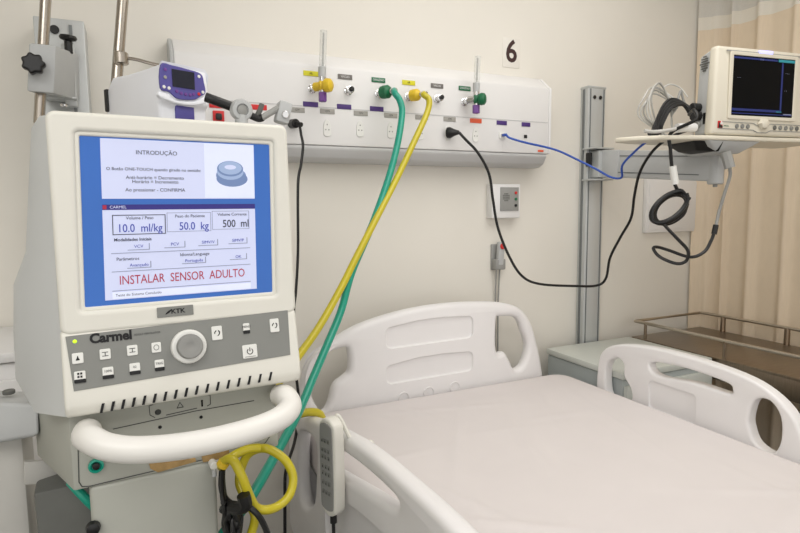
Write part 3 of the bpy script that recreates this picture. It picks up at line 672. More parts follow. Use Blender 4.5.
for k in range(14): MB().tube([(2.655, WY-.06-k*.12, 2.635), (2.655, WY-.06-k*.12, 2.612)], .004, GREYP, 6, 1).build('hook', t)
exec_later = []
# ------------------------------------------------------------------ ventilator
VH = R(4.25)
VO = atz(85, 307.4, .88); VZ = VO.z
vw = Vector((math.cos(VH), math.sin(VH), 0)); vn = Vector((math.sin(VH), -math.cos(VH), 0))
V = thing('ventilator', (VO.x, VO.y, 0), 'large cream hospital ventilator with a lit screen, control knob and front handle', 'ventilator', rotz=VH, local=True)
def Lp(u, v, n=0): return Vector((u, -n, VZ+v))
def vloc(px, py, n0=0, tilt=0, v0=0):
    # photo point on the plane through (v0, n0) tilted back by tilt -> (u, v along plane)
    N = vn*math.cos(tilt)+Vector((0, 0, 1))*math.sin(tilt); W = -vn*math.sin(tilt)+Vector((0, 0, 1))*math.cos(tilt)
    p = Vector((VO.x, VO.y, VZ+v0))+vn*n0; q = atp(px, py, p, N)-p
    return q.dot(vw), q.dot(W)
TL = R(3.5)
sfr = frame(Lp(0, 0, 0), (1, 0, 0), (0, math.sin(TL), math.cos(TL)))     # x right, y up the screen, z towards viewer
SW, SH = .300, .268
# the screen leans a touch in its frame
SHX = Matrix.Identity(4); SHX[0][1] = .03
ssr = sfr @ SHX
# bezel ring
ou = rrect(.377, .346, .014, 6, .153, .131)
b = MB().plate([ou, [(x+.03*y, y) for x, y in rrect(SW+.012, SH+.012, .006, 4, .15, .134)][::-1]], .028, VENTW, sfr @ Matrix.Translation((0, 0, -.008)), .007, 4)
b.build('screen_bezel', V)
b = MB().plate([rrect(SW+.016, SH+.016, .004, 3, .15, .134), rrect(SW, SH, .002, 2, .15, .134)[::-1]], .008, VENTW, ssr @ Matrix.Translation((0, 0, -.003)), .003); b.build('inner_frame', V)
sc = MB().plate([rrect(SW+.004, SH+.004, .002, 2, .15, .134)], .004, SCRB, ssr @ Matrix.Translation((0, 0, -.004))).build('display_screen', V, label='lit blue display screen')
def sm_(s, t_, n=-.0015): return ssr @ Matrix.Translation((s*SW, (1-t_)*SH, n))
def srect(b, s0, s1, t0, t1, m, n=-.0016, th=.0006): b.plate([[(s0*SW, (1-t1)*SH), (s1*SW, (1-t1)*SH), (s1*SW, (1-t0)*SH), (s0*SW, (1-t0)*SH)]], th, m, ssr @ Matrix.Translation((0, 0, n)))
b = MB(); srect(b, .095, .905, .008, .365, SCRW); srect(b, .62, .905, .012, .36, SCRW2, -.0012)
for s, t_, body, size in ((.37, .085, 'INTRODUÇÃO', .0095), (.36, .187, 'O Botão ONE-TOUCH quando girado no sentido:', .0070), (.36, .237, 'Anti-horário = Decremento', .0078), (.36, .262, 'Horário = Incremento', .0078), (.36, .312, 'Ao pressionar - CONFIRMA', .0078)):
    b.text(body, size, SINK, sm_(s, t_, -.001), 'CENTER')
for c_, rx, ry, m, k in (((.765, .255), .034, .016, SGRY if False else SCRW, 0), ((.775, .235), .027, .014, SDK, 1), ((.77, .215), .026, .015, SDK, 2), ((.765, .19), .023, .014, SMD, 3), ((.765, .17), .0225, .0135, SDK, 4), ((.765, .165), .02, .0115, SMD, 5), ((.765, .16), .010, .004, SCRW, 6)):
    b.plate([circ(0, 0, rx, ry)], .0002, m, sm_(c_[0], c_[1], -.0011+.00012*k))
b.build('instruction_window', sc, label='pale upper window with a grey knob picture')
b = MB(); srect(b, .095, .905, .405, .97, SCRW)
srect(b, .13, .87, .925, .965, SCRW2, -.0012)
b.build('settings_window', sc, label='pale lower window')
b = MB(); srect(b, .095, .905, .4, .432, SCRT, -.0012); srect(b, .097, .115, .404, .428, SCRR, -.001); b.text('CARMEL', .0065, SCRW, sm_(.13, .416, -.0008)); b.build('title_bar', sc, label='dark blue title bar')
b = MB()
def sframe(s0, s1, t0, t1, m, w=.0012):
    ws, wt = w/SW, w/SH
    srect(b, s0, s1, t0, t0+wt, m, -.0011); srect(b, s0, s1, t1-wt, t1, m, -.0011); srect(b, s0, s0+ws, t0, t1, m, -.0011); srect(b, s1-ws, s1, t0, t1, m, -.0011)
sframe(.14, .405, .462, .582, SINK); sframe(.412, .648, .452, .572, SGRY, .0007); sframe(.655, .868, .445, .565, SGRY, .0007)
for t_ in (.69, .80, .915): srect(b, .13, .87, t_, t_+.004, SGRY, -.0011)
for s, t_, w_ in ((.265, .655, .11), (.45, .65, .11), (.63, .645, .11), (.8, .64, .11), (.265, .765, .12), (.55, .755, .13), (.8, .745, .1)):
    srect(b, s-w_/2, s+w_/2, t_+.018, t_+.022, SGRY, -.0011); srect(b, s+w_/2-.004, s+w_/2, t_-.018, t_+.022, SGRY, -.0011)
b.build('field_lines', sc)
b = MB()
T_ = lambda s, t_, body, size, m, al='CENTER', bold=0: b.text(body, size, m, sm_(s, t_, -.0009), al, bold=bold)
for q in ((.275, .545, '10.0  ml/kg', SBLU), (.555, .54, '50.0  kg', SBLU), (.79, .53, '500  ml', SINK)):
    b = MB().text(q[2], .0185, q[3], sm_(q[0], q[1], -.0009), 'CENTER', sx=.82, bold=.0001); b.build('value_text', sc)
for q in ((.275, .482, 'Volume / Peso'), (.535, .475, 'Peso do Paciente'), (.77, .468, 'Volume Corrente')):
    b = MB(); T_(*q, .007, SINK); b.build('value_caption', sc)
b = MB(); T_(.145, .612, 'Modalidades Iniciais', .007, SINK, 'LEFT', .0001)
for s, t_, q in ((.265, .655, 'VCV'), (.45, .65, 'PCV'), (.63, .645, 'SIMV/V'), (.8, .64, 'SIMV/P')): T_(s, t_, q, .0072, SBLU)
b.build('mode_text', sc)
b = MB(); T_(.21, .728, 'Parâmetros', .0072, SINK); T_(.555, .718, 'Idioma/Language', .0072, SINK)
for s, t_, q in ((.265, .768, 'Avançado'), (.55, .758, 'Português'), (.8, .748, 'OK')): T_(s, t_, q, .0072, SBLU)
b.build('option_text', sc)
b = MB(); T_(.145, .945, 'Teste do Sistema Concluído', .006, SINK, 'LEFT'); b.build('status_text', sc)
b = MB().text('INSTALAR  SENSOR  ADULTO', .0205, SCRR, sm_(.50, .858, -.0009), 'CENTER', sx=.74); b.build('warning_text', sc, label='dark red capital letters')
# rear housing: flares outward behind the bezel
def ring_loft(rings, m, b):
    bb = bmesh.new(); vs = [[bb.verts.new(p) for p in r_] for r_ in rings]
    for A_, B_ in zip(vs, vs[1:]):
        n = len(A_)
        for j in range(n): bb.faces.new((A_[j], A_[(j+1) % n], B_[(j+1) % n], B_[j]))
    bb.faces.new(vs[0][::-1]); bb.faces.new(vs[-1]); bmesh.ops.recalc_face_normals(bb, faces=bb.faces[:]); b._merge(bb, m)
def hring(v, uL0, uL1, uR0, uR1, n0, n1):
    # horizontal ring: front edge at n0 (uL0..uR0), back edge at n1 (uL1..uR1)
    return [Lp(uL0, v, n0), Lp(uR0, v, n0), Lp(uR0*.3+uR1*.7, v, n0+.5*(n1-n0)), Lp(uR1-.012, v, n1+.008), Lp(uR1-.03, v, n1), Lp(uL1+.03, v, n1), Lp(uL1+.012, v, n1+.008), Lp(uL0*.3+uL1*.7, v, n0+.5*(n1-n0))]
b = MB()
ring_loft([hring(-.168, -.034, -.10, .34, .365, .012, -.09), hring(-.13, -.034, -.122, .34, .37, .008, -.13), hring(-.05, -.033, -.12, .339, .368, .0, -.135), hring(.03, -.034, -.114, .339, .366, -.006, -.13), hring(.085, -.034, -.092, .339, .356, -.01, -.11), hring(.2, -.034, -.078, .34, .352, -.016, -.095), hring(.28, -.033, -.066, .339, .35, -.02, -.09), hring(.298, -.03, -.05, .336, .342, -.026, -.07)], VENTH, b)
b.build('rear_housing', V, ang=40)
# control housing: sloping chin
cp = [(-.04, -.032), (.003, -.034), (.008, -.04), (.028, -.130), (.03, -.15), (.024, -.165), (.008, -.171), (-.04, -.171)]
b = MB().prism([(-n, VZ+v) for n, v in cp], .376, VENTW, frame((-.036, 0, 0), (0, 1, 0), (0, 0, 1), (1, 0, 0)), .005, 3, 18)
TC = math.atan2(.02, .09)
cfr0 = lambda u, v, n=0: frame(Lp(u, v*math.cos(TC)-.04-n*0+n*math.sin(TC)*1, .008-v*math.sin(TC)+n*math.cos(TC)), (1, 0, 0), (0, -(-math.sin(TC))*1, math.cos(TC)))
def cl_(px, py):
    return vloc(px, py, .0085, TC*1, -.04)
# plane tilted back: its top leans away from the viewer
for k in range(17):
    px = 102.0+(270.5-102)*k/16; py = 408.5-(408.5-376.5)*k/16-1.2*math.sin(math.pi*k/16)*0
    u, v = vloc(px, py, .031, 0, -.04)
    b.prism([(-.0035, -.0075), (.0005, -.0075), (.0042, .0075), (.0002, .0075)], .0015, INK, frame(Lp(u, -.04+v, .0285), (1, 0, 0), (0, 0, 1)))
b.build('control_housing', V)
def ci(px, py): return cl_(px, py)
a_ = [ci(64.3+1, 336.7), ci(287.6, 310.2), ci(290.3, 354.8), ci(73.9, 391.5)]
b = MB(); b.plate([[a_[3], a_[2], a_[1], a_[0]]], .002, VGREY, cfr0(0, 0, .0005), .0006); b.build('control_panel', V, label='mid grey control panel')
b = MB(); u, v = ci(74.8, 341.5); b.lathe([(.0028, 0), (.003, .001), (.0015, .0022)], LED, cfr0(u, v, .0012), 12); b.build('indicator_light', V, label='glowing yellow green light')
u, v = ci(89.5, 339.5); b = MB().text('Carmel', .0205, INK, cfr0(u, v, .002), sx=.98, bold=.0009); u, v = ci(134, 335); b.text('ADULT VENTILATOR', .0042, LINE, cfr0(u, v, .002), bold=0); b.build('model_lettering', V)
def zb_(x, y): return x/3.136+50, y/3.136+300
icons = {0: 'lock'}
def button(zx, zy, w, h, dark=False, icon=None, ext=0):
    u, v = ci(*zb_(zx, zy)); b = MB()
    b.plate([rrect(w, h, .002, 3)], .003, BTN, cfr0(u, v, .002), .0008)
    if dark: b.plate([rrect(w*1.02, h*.36, .0012, 2, 0, -h*.42)], .0034, INK, cfr0(u, v, .0021), .0006)
    yo = h*.12 if dark else 0
    f_ = cfr0(u, v+yo, .0037)
    if icon == 'wave':
        for q in (-.2, .15): b.plate([[(-w*.28, q*h), (w*.28, q*h), (w*.28, q*h+.0011), (-w*.28, q*h+.0011)]], .0004, LINE, f_)
        b.plate([[(-.0006, -.2*h), (.0006, -.2*h), (.0006, .15*h), (-.0006, .15*h)]], .0004, LINE, f_)
    elif icon == 'bell': b.plate([sm2([(-.0028, -.003), (.0028, -.003), (.0014, .0), (.0, .004), (-.0014, 0)], 3)], .0004, INK, f_)
    elif icon == 'shield': b.plate([circ(0, 0, .0042, .0046), circ(0, 0, .0034, .0038)[::-1]], .0004, LINE, f_)
    elif icon == 'loop':
        b.plate([sm2([(-.0045, .002), (-.0015, .005), (-.001, .0035), (-.0032, .001), (-.0035, -.001), (-.005, -.0005)], 2)], .0004, INK, f_); b.plate([sm2([(.0045, .003), (.0022, .0048), (.002, .003), (.0034, .0), (.001, -.004), (-.001, -.0045), (.002, -.005), (.0048, -.001)], 2)], .0004, INK, f_)
    elif icon == 'power':
        b.plate([circ(0, 0, .0056)[2:-2] if False else [(.0056*math.sin(a), .0056*math.cos(a)) for a in [R(35+290*i/20) for i in range(21)]]+[(.0042*math.sin(a), .0042*math.cos(a)) for a in [R(325-290*i/20) for i in range(21)]]], .0004, INK, f_)
        b.plate([[(-.0007, 0), (.0007, 0), (.0007, .0066), (-.0007, .0066)]], .0004, INK, f_)
        b.plate([[(-.009, -.0098), (.009, -.0098), (.009, -.0085), (-.009, -.0085)]], .0004, MIDG, f_)
    elif icon == 'grid':
        for q in (-.002, .002):
            for q2 in (-.0024, .0024): b.plate([[(q-.0014, q2-.0016), (q+.0014, q2-.0016), (q+.0014, q2+.0016), (q-.0014, q2+.0016)]], .0004, INK, f_)
    elif icon: b.text(icon, .0052, INK, f_, 'CENTER')
    b.build('power_button' if icon == 'power' else 'button', V, label='white button with dark lower band' if dark else ('white power button' if icon == 'power' else 'white button'))
bw, bh = .0155, .0165
for x, y, d_, ic in ((87, 183, 0, 'bell'), (173, 170, 0, 'wave'), (258, 158, 0, 'wave'), (333, 149, 0, 'shield'), (94, 240, 1, 'grid'), (182, 227, 1, '100%'), (266, 214, 1, '02'), (343, 203, 1, 'TRIG'), (615, 88, 1, 'MENU')):
    button(x, y, bw*(.92 if x > 300 else 1)*(.8 if x > 600 else 1), bh, bool(d_), ic)
button(523, 104, .0175, .024, False, 'loop'); button(703, 80, .0165, .0245, False, 'loop'); button(626, 161, .0255, .0235, False, 'power')
u, v = ci(188.5, 346.5)
kb = MB().lathe([(.0285, 0), (.0285, .006), (.0275, .010), (.0255, .0115), (.021, .0115)], BTN, cfr0(u, v, .001), 36).build('rotary_knob', V, label='large round knob with white ring')
MB().lathe([(.021, .008), (.0205, .02), (.019, .024), (.009, .025), (.006, .0235), (.0, .023)], KNOB, cfr0(u, v, .001), 36).build('knob_cap', kb, label='grey knob cap')
u, v = vloc(175, 311, .002, TL); bf = sfr @ Matrix.Translation((u, v, .0068))
b = MB().plate([rrect(.057, .017, .001, 2)], .002, VGREY, bf, .0005); b.text('KTK', .0105, INK, bf @ Matrix.Translation((.004, 0, .0012)), 'CENTER', sx=1.1, bold=.0003); b.plate([sm2([(-.016, -.004), (-.009, -.001), (-.006, .004), (-.012, .001)], 3)], .0006, INK, bf @ Matrix.Translation((0, 0, .0012))); b.build('maker_badge', V, label='grey badge with black lettering')
# lower box
def LB(u, v, n): return Lp(u, v, n)
n0 = -.012
b = MB().hexa([LB(-.034, -.300, n0), LB(.305, -.300, n0), LB(.33, -.300, -.2), LB(-.095, -.300, -.2), LB(-.034, -.165, n0), LB(.305, -.165, n0), LB(.33, -.165, -.2), LB(-.095, -.165, -.2)], BOXW, .004)
b.build('lower_box', V)
# printed outlines on the lower box front
b = MB(); pf = frame(Lp(0, 0, n0+.0006), (1, 0, 0), (0, 0, 1))
def strip(pts, w, m=LINE):
    for (x0, y0_), (x1, y1_) in zip(pts, pts[1:]):
        d_ = Vector((x1-x0, y1_-y0_)); L_ = d_.length
        if L_ < 1e-6: continue
        nx, ny = -d_.y/L_*w/2, d_.x/L_*w/2
        b.plate([[(x0+nx, y0_+ny), (x0-nx, y0_-ny), (x1-nx, y1_-ny), (x1+nx, y1_+ny)]], .0003, m, pf)
def vb(px, py): return vloc(px, py, n0)
strip([vb(79.5, 440), vb(78, 447), vb(79, 482), vb(82, 486.5), vb(90, 486), vb(170, 467), vb(256, 448), vb(265, 443), vb(270, 436)], .0016)
strip([vb(113, 429), vb(195, 411), vb(254, 400.5)], .0014)
strip([vb(153, 404.5), vb(149, 406), vb(150, 415), vb(155, 417.5)], .0012); strip([vb(206, 394.5), vb(210, 395), vb(210.5, 404), vb(207, 406)], .0012)
strip([vb(166, 415), vb(197, 408)], .0014)
u, v = vb(180, 405); b.plate([[(u-.006, v-.005), (u+.006, v-.005), (u, v+.006)], [(u-.0042, v-.0038), (u+.0042, v-.0038), (u, v+.004)][::-1]], .0003, LINE, pf)
u, v = vb(158, 412); b.plate([circ(u, v, .005, .005, 14), circ(u, v, .0035, .0035, 14)[::-1]], .0003, LINE, pf); b.plate([rrect(.009, .007, .001, 2, u, v)], .0003, LINE, pf)
u, v = vb(202, 403); b.plate([circ(u, v+.004, .002, n=10)], .0003, INK, pf); b.plate([rrect(.003, .009, .001, 2, u, v-.002)], .0003, INK, pf)
for px, py in ((160, 427), (201, 417)): u, v = vb(px, py); b.plate([circ(u, v, .003, n=10)], .0006, INK, pf)
b.build('printed_outline', V)
u, v = vb(96, 465); pb_ = MB().lathe([(.0075, 0), (.0115, .001), (.0115, .006), (.0085, .007), (.0065, .004)], GRN if False else TEAL, frame(Lp(u, v, n0), (1, 0, 0), (0, 0, 1)), 20).build('gas_port', V, label='green round port')
MB().lathe([(.006, .003), (.0055, .0075), (.003, .008)], BLACK, frame(Lp(u, v, n0), (1, 0, 0), (0, 0, 1)), 16).build('port_hole', pb_)
b = MB()
for pts in ([(148, 459), (193, 450), (196, 461), (158, 472), (150, 468)], [(200, 452), (228, 446), (229, 453), (222, 458), (203, 462)]):
    b.plate([[vb(*p) for p in pts][::-1]], .0012, AMBER, pf @ Matrix.Translation((0, 0, .0008)))
b.build('tape_patch', V, label='yellowed brown tape remains')
u, v = vb(212, 462); MB().cyl(Lp(u, v, n0), Lp(u, v, n0+.02), .007, BTN, 14).cyl(Lp(u, v-.004, n0+.015), Lp(u, v-.02, n0+.018), .004, GREYP, 10).build('spigot', V)
# handle
hpx = [(88, 431, .012), (86, 436, .035), (92, 440, .062), (108, 447, .082), (135, 450, .096), (175, 447, .104), (215, 440, .104), (255, 429, .098), (280, 418, .082), (290, 407, .058), (286, 397, .03), (280, 395, .005)]
pts = []
for px, py, n in hpx:
    u, v = vloc(px, py, n); pts.append(Lp(u, v, n))
b = MB().tube(pts, .0205, HANDW, 18, 8)
b.build('handle', V, ang=50)
# pedestal, base, casters
b = MB(); b.hexa([Lp(-.008, -VZ+.12, -.014), Lp(.186, -VZ+.12, -.014), Lp(.19, -VZ+.12, -.14), Lp(-.012, -VZ+.12, -.14), Lp(-.012, -.299, -.012), Lp(.189, -.299, -.012), Lp(.192, -.299, -.14), Lp(-.015, -.299, -.14)], BOXW, .008, 3); b.build('pedestal', V)
b = MB(); b.hexa([Lp(-.09, -VZ+.3, -.141), Lp(.20, -VZ+.3, -.141), Lp(.20, -VZ+.3, -.22), Lp(-.09, -VZ+.3, -.22), Lp(-.1, -.345, -.141), Lp(.21, -.345, -.141), Lp(.21, -.345, -.22), Lp(-.1, -.345, -.22)], DKG, .006); b.build('shade_block', V, label='dark grey block added for the shade behind the pedestal')  # added dark block, stands in for shaded wall and floor behind the pedestal
b = MB().box(Lp(.09, -VZ+.1, -.1), (.46, .5, .05), GREYP, .02, seg=3); b.build('base', V)
for su in (-.1, .28):
    for n in (.1, -.3):
        MB().cyl(Lp(su-.012, -VZ+.04, n), Lp(su+.012, -VZ+.04, n), .04, DKG, 20).box(Lp(su, -VZ+.07, n), (.03, .05, .02), GREYP, .004).build('caster', V)
u, v = vloc(93, 524, -.02); MB().lathe([(.010, 0), (.0115, .003), (.010, .012), (.006, .014)], BLACK, frame(Lp(u, v, -.012), (1, 0, 0), (0, 0, 1)), 14).build('side_knob', V, label='black knob on the pedestal')
def VW(u, v, n): return Vector((VO.x, VO.y, VZ+v))+vw*u+vn*n
# ------------------------------------------------------------------ hose loop and cables under the ventilator
def zc_(x, y): return 190+x/5.73, 440+y/5.73
t = thing('looped_hose', VW(.2, -.33, -.02), 'yellow hose curled in a ring under the right side of the ventilator', 'hose')
def hp_(lst, Z0): return [atz(*zc_(x, y), Z0+dz) for x, y, dz in lst]
MB().tube(hp_([(330, 640, .0), (350, 540, 0), (368, 480, 0), (368, 420, .0), (320, 335, .01), (283, 250, .02), (292, 170, .03), (335, 80, .03), (420, 47, .02), (500, 78, .02), (560, 135, .02), (591, 220, .02), (570, 315, .01), (510, 375, .0), (440, 400, -.02), (378, 385, -.03), (340, 320, -.04), (300, 215, -.05), (245, 115, -.05), (195, 120, -.04), (180, 150, -.02)], 1.02), .0082, YEL, 12).build('tubing', t)
MB().tube(hp_([(190, 140, .0), (225, 108, -.01), (270, 78, .0), (335, 52, .01), (400, 45, .02)], 1.0), .008, YEL, 12).build('tubing', t)
MB().cyl(hp_([(178, 152, -.04)], 1.02)[0], hp_([(200, 122, -.04)], 1.02)[0], .0105, YELK, 14).build('connector', t)
o = MB().tube([at(x, y, 1, Y) for x, y, Y in ((286, 420, -.42), (300, 414, -.41), (312, 412, -.40), (320, 414.5, -.39), (324, 424, -.38))], .0118, YEL, 12).build('hose_end')
o = tag(recentre(o), 'short bend of yellow hose tucked at the near corner of the headboard', 'hose')
t = thing('cable_bundle', atz(236, 533, 1.05), 'tangle of black cables hanging beside the ventilator pedestal', 'cables')
for k in range(9):
    j = lambda a: random.uniform(-a, a)
    pts = [(188+j(8), 170+20*k if k < 3 else 380+j(30)), (185+j(10) if k < 3 else 230+j(40), 300 if k < 3 else 400+j(20)), (200+j(12)+10*k, 420+j(15)), (215+j(25)+8*k, 480+j(20)), (240+j(30)+5*k, 560), (240+j(30), 700)]
    MB().tube(hp_([(x, y, j(.02)) for x, y in pts], 1.0), .0045, BLACK, 8).build('black_cable', t)
MB().tube(hp_([(186, 160, 0), (180, 260, 0), (200, 330, 0), (250, 370, -.02), (320, 375, -.03), (380, 420, -.03), (420, 480, -.02), (450, 560, 0), (455, 640, 0)], 1.0), .0055, BLACK, 8).build('black_cable', t)
MB().tube(hp_([(305, 315, -.04), (318, 370, -.035), (285, 390, -.03), (240, 385, -.02)], 1.0), .0115, BLACK, 10, 5).build('black_plug', t)
o = MB().tube([VW(-.04, -.308, -.07), VW(-.026, -.322, -.05), VW(-.005, -.36, -.06), VW(.0, -.40, -.15)], .0075, TEAL, 10).build('short_hose')
tag(recentre(o), 'short teal hose poking out under the left corner of the ventilator', 'hose')
# ------------------------------------------------------------------ left: wall column with clamp and pole
CY = -.02
q0, q1 = at(35, 25, 1, CY), at(86, 30, 1, CY); wcx = (q0.x+q1.x)/2-.004; ww = q1.x-q0.x
tl = R(3.5); Rl = Matrix.Rotation(tl, 3, 'Y'); pv = Vector((wcx-.008, 0, 1.6))
def LR(x, y, z): return pv + Rl @ (Vector((x, y, z))-Vector((pv.x, 0, pv.z)))
t = thing('wall_column', (wcx, WY, 0), 'grey aluminium wall column behind the ventilator with black knobs on its clamp', 'wall column')
zt2 = q0.z+.035
b = MB().box((wcx, (WY+CY)/2, zt2/2), (ww, WY-CY, zt2-.02), ALU, .003).box((wcx+ww*.22, CY-.001, zt2/2), (.008, .004, zt2-.05), ALUD); b.build('column', t)
MB().cyl((wcx-.012, CY-.001, zt2-.042), (wcx-.012, CY-.005, zt2-.042), .012, DARK, 14).build('screw_hole', t)
def cpt(x, y, Y): return at(x, y, 1, Y)
ca, cb = cpt(26, 44, -.12), cpt(68, 98, -.12)
b = MB().hexa([cpt(27, 91, -.23), cpt(54, 93.5, -.23), cpt(80, 101, -.025), cpt(40, 95, -.025), cpt(29, 43, -.23), cpt(56, 45.5, -.23), cpt(79, 55, -.025), cpt(44, 47, -.025)], GREYP, .004); b.build('clamp_block', t)
b = MB().box(cpt(70, 76, -.05), (.03, .03, .17), ALU, .004); b.build('slide', t)
c = cpt(35, 66, -.235); pr = [(.0235*(1+.10*math.cos(7*a))*math.cos(a), .0235*(1+.10*math.cos(7*a))*math.sin(a)) for a in [2*math.pi*i/56 for i in range(56)]]
b = MB().plate([pr], .024, BLACK, frame(c+Vector((0, -.022, 0)), (1, 0, 0), (0, 0, 1)), .005).cyl(c+Vector((0, -.012, 0)), c+Vector((0, .01, 0)), .01, BLACK); b.build('star_knob', t, label='black star knob')
c = cpt(68, 40, -.1); b = MB().lathe([(.01, -.003), (.019, 0), (.022, .006), (.019, .012), (.008, .014)], BLACK, zframe(c, (.08, -.15, 1)), 20).cyl(c+Vector((0, 0, -.035)), c, .010, BLACK); b.build('flat_knob', t, label='black flat knob')
b = MB().box(cpt(62, 99, -.06), (.075, .06, .006), ALU, .002).cyl(cpt(64, 104, -.08), cpt(64, 107, -.08), .01, CHROME); b.build('bracket_plate', t)
p1, p2 = cpt(46, -6, -.19), cpt(40, 104, -.19)
pd = (p2-p1).normalized()
o = MB().cyl(p1-pd*.35, p2+pd*.05, .0125, POLE, 18)
o.cyl(p2+pd*.048, p2+pd*.14, .008, DARK, 14); o = o.build('clamped_pole'); tag(recentre(o), 'steel pole held upright in the clamp of the left wall column', 'pole')
# pole with the pump
PZ = 1.34
p1, p2 = atz(123.5, -8, PZ), atz(117, 78, PZ); pd = (p2-p1).normalized()
kfl = (p2.z-.05)/-pd.z; ft = p2+pd*kfl
t = thing('drip_stand', (ft.x, ft.y, 0), 'slim steel drip stand leaning behind the white pump', 'drip stand')
MB().cyl(p1-pd*.3, ft, .0125, POLE, 18).build('pole', t)
hk = p2-pd*.1; h0 = atz(121, 57.5, PZ-.01)
MB().tube([h0+Vector((-.004, 0, .0)), h0+Vector((.03, -.004, -.002)), h0+Vector((.06, -.006, -.008)), h0+Vector((.085, -.006, -.012))], .0042, POLE, 8).cyl(h0+Vector((0, 0, .012)), h0-Vector((0, 0, .016)), .0165, POLE, 16).build('hook_arm', t)
b = MB()
for k in range(5):
    a = 2*math.pi*k/5+.3; b.tube([(ft.x, ft.y, .07), (ft.x+.08*math.cos(a), ft.y+.08*math.sin(a), .07), (ft.x+.15*math.cos(a), ft.y+.15*math.sin(a), .055)], .013, GREYP, 10)
b.build('base', t)
for k in range(5):
    a = 2*math.pi*k/5+.3; x, y = ft.x+.15*math.cos(a), ft.y+.15*math.sin(a)
    MB().cyl((x-.01, y, .026), (x+.01, y, .026), .026, DKG, 16).build('caster', t)
# pump
hp2 = R(26); pw = Vector((math.cos(hp2), math.sin(hp2), 0)); pn = Vector((math.sin(hp2), -math.cos(hp2), 0))
QO = atz(160, 97, 1.12)     # lower left of the purple front
def Q(u, v, n=0): return QO + pw*u + Vector((0, 0, v)) + pn*n
def ploc(px, py, n=0):
    q = atp(px, py, QO+pn*n, pn)-QO; return q.dot(pw), q.z
t = thing('infusion_pump', Q(.05, -.1, -.1), 'white infusion pump with a purple control face above the ventilator', 'pump')
f4 = [ploc(159, 64), ploc(197, 72), ploc(205, 102), ploc(160, 97)]
def sloc(px, py):
    q = atp(px, py, Q(-.004, 0, 0), pw)-QO; return q.dot(pn), q.z
prof2 = [sloc(*p) for p in ((106, 122), (107, 90), (112, 77), (127.5, 74), (147.5, 67.5), (158, 63.5))]+[(.008, f4[0][1]+.003), (.012, f4[3][1]-.006), (.0, f4[3][1]-.014), (.0, -.11)]
RQ = frame((0, 0, 0), pw, -pn)
bb = MB(); bb.prism(prof2[::-1], .108, PUMPW, frame(Q(-.004, 0, 0), pn, (0, 0, 1), pn.cross(Vector((0, 0, 1)))) if pn.cross(Vector((0, 0, 1))).dot(pw) > 0 else frame(Q(-.004, 0, 0), pn, (0, 0, 1), pw), .007, 3, 20); bb.build('casing', t)
tiltp = frame(Q(0, 0, .0135), pw, (0, 0, 1))
pq = lambda px, py: ploc(px, py, .0135)
b = MB().plate([sm2([pq(*p) for p in ((160, 88), (169, 92), (176.4, 98.3), (186, 100), (195, 99.5), (200, 96.5), (205, 93), (203.5, 83), (200.3, 74), (186, 69), (172, 65.5), (160.5, 64.5))][::-1], 4)], .005, PUMPP, tiltp, .0012); b.build('control_face', t, label='purple control face')
dq = [pq(170.8, 69), pq(193.3, 72.8), pq(194, 90), pq(172, 86.6)]
b = MB().plate([dq[::-1]], .002, PUMPD, tiltp @ Matrix.Translation((0, 0, .003)), .0004); b.build('display', t, label='dark display')
for px, py, m in ((163.3, 87, BTN), (168.3, 88.3, BTN), (164.5, 77.4, GLAB2), (164.5, 69.7, PURP), (198.2, 76.7, BTN), (198.2, 94.3, REDL), (202.2, 92.5, BTN), (176, 91.5, PURP), (180.5, 93.5, PURP), (185, 94.5, PURP), (189.5, 95, PURP), (193, 94.5, PURP)):
    MB().lathe([(.0034, 0), (.0034, .001), (.0028, .0016)], m, tiltp @ Matrix.Translation((*pq(px, py), .0024)), 12).build('key', t)
s0, s1 = ploc(175, 104, .002), ploc(194.5, 122, .002)
b = MB().box(Q((s0[0]+s1[0])/2, (s0[1]+s1[1])/2, .0), (s1[0]-s0[0], .008, s0[1]-s1[1]), PUMPP, .002, rot=RQ); b.build('cassette_slot', t, label='dark purple slot')
l0, l1 = ploc(160, 98, .012), ploc(205, 104, .012)
b = MB().plate([sm2([pq(*p) for p in ((160, 91), (169, 94), (176, 100), (195, 101), (205, 96.5), (206, 103), (195, 105.5), (178, 104), (160, 97))][::-1], 3)], .012, PUMPW, frame(Q(0, 0, .0075), pw, (0, 0, 1)), .003); b.build('front_lip', t)
g_ = [sloc(108, 89), sloc(108, 112)]
b = MB().box(Q(-.002, (g_[0][1]+g_[1][1])/2, g_[0][0]-.006), (.014, .014, g_[0][1]-g_[1][1]), BLACK, .003, rot=RQ); b.build('side_grip', t, label='black ribbed grip')
mid = p2+pd*.02
b = MB().box(Q(.05, -.0, g_[0][0]-.006), (.05, .03, .06), MIDG, .006, rot=RQ).tube([Q(.05, 0, g_[0][0]-.02), Vector((mid.x, mid.y, Q(0, 0, 0).z))], .013, MIDG, 10, 1); b.build('pole_clamp', t)
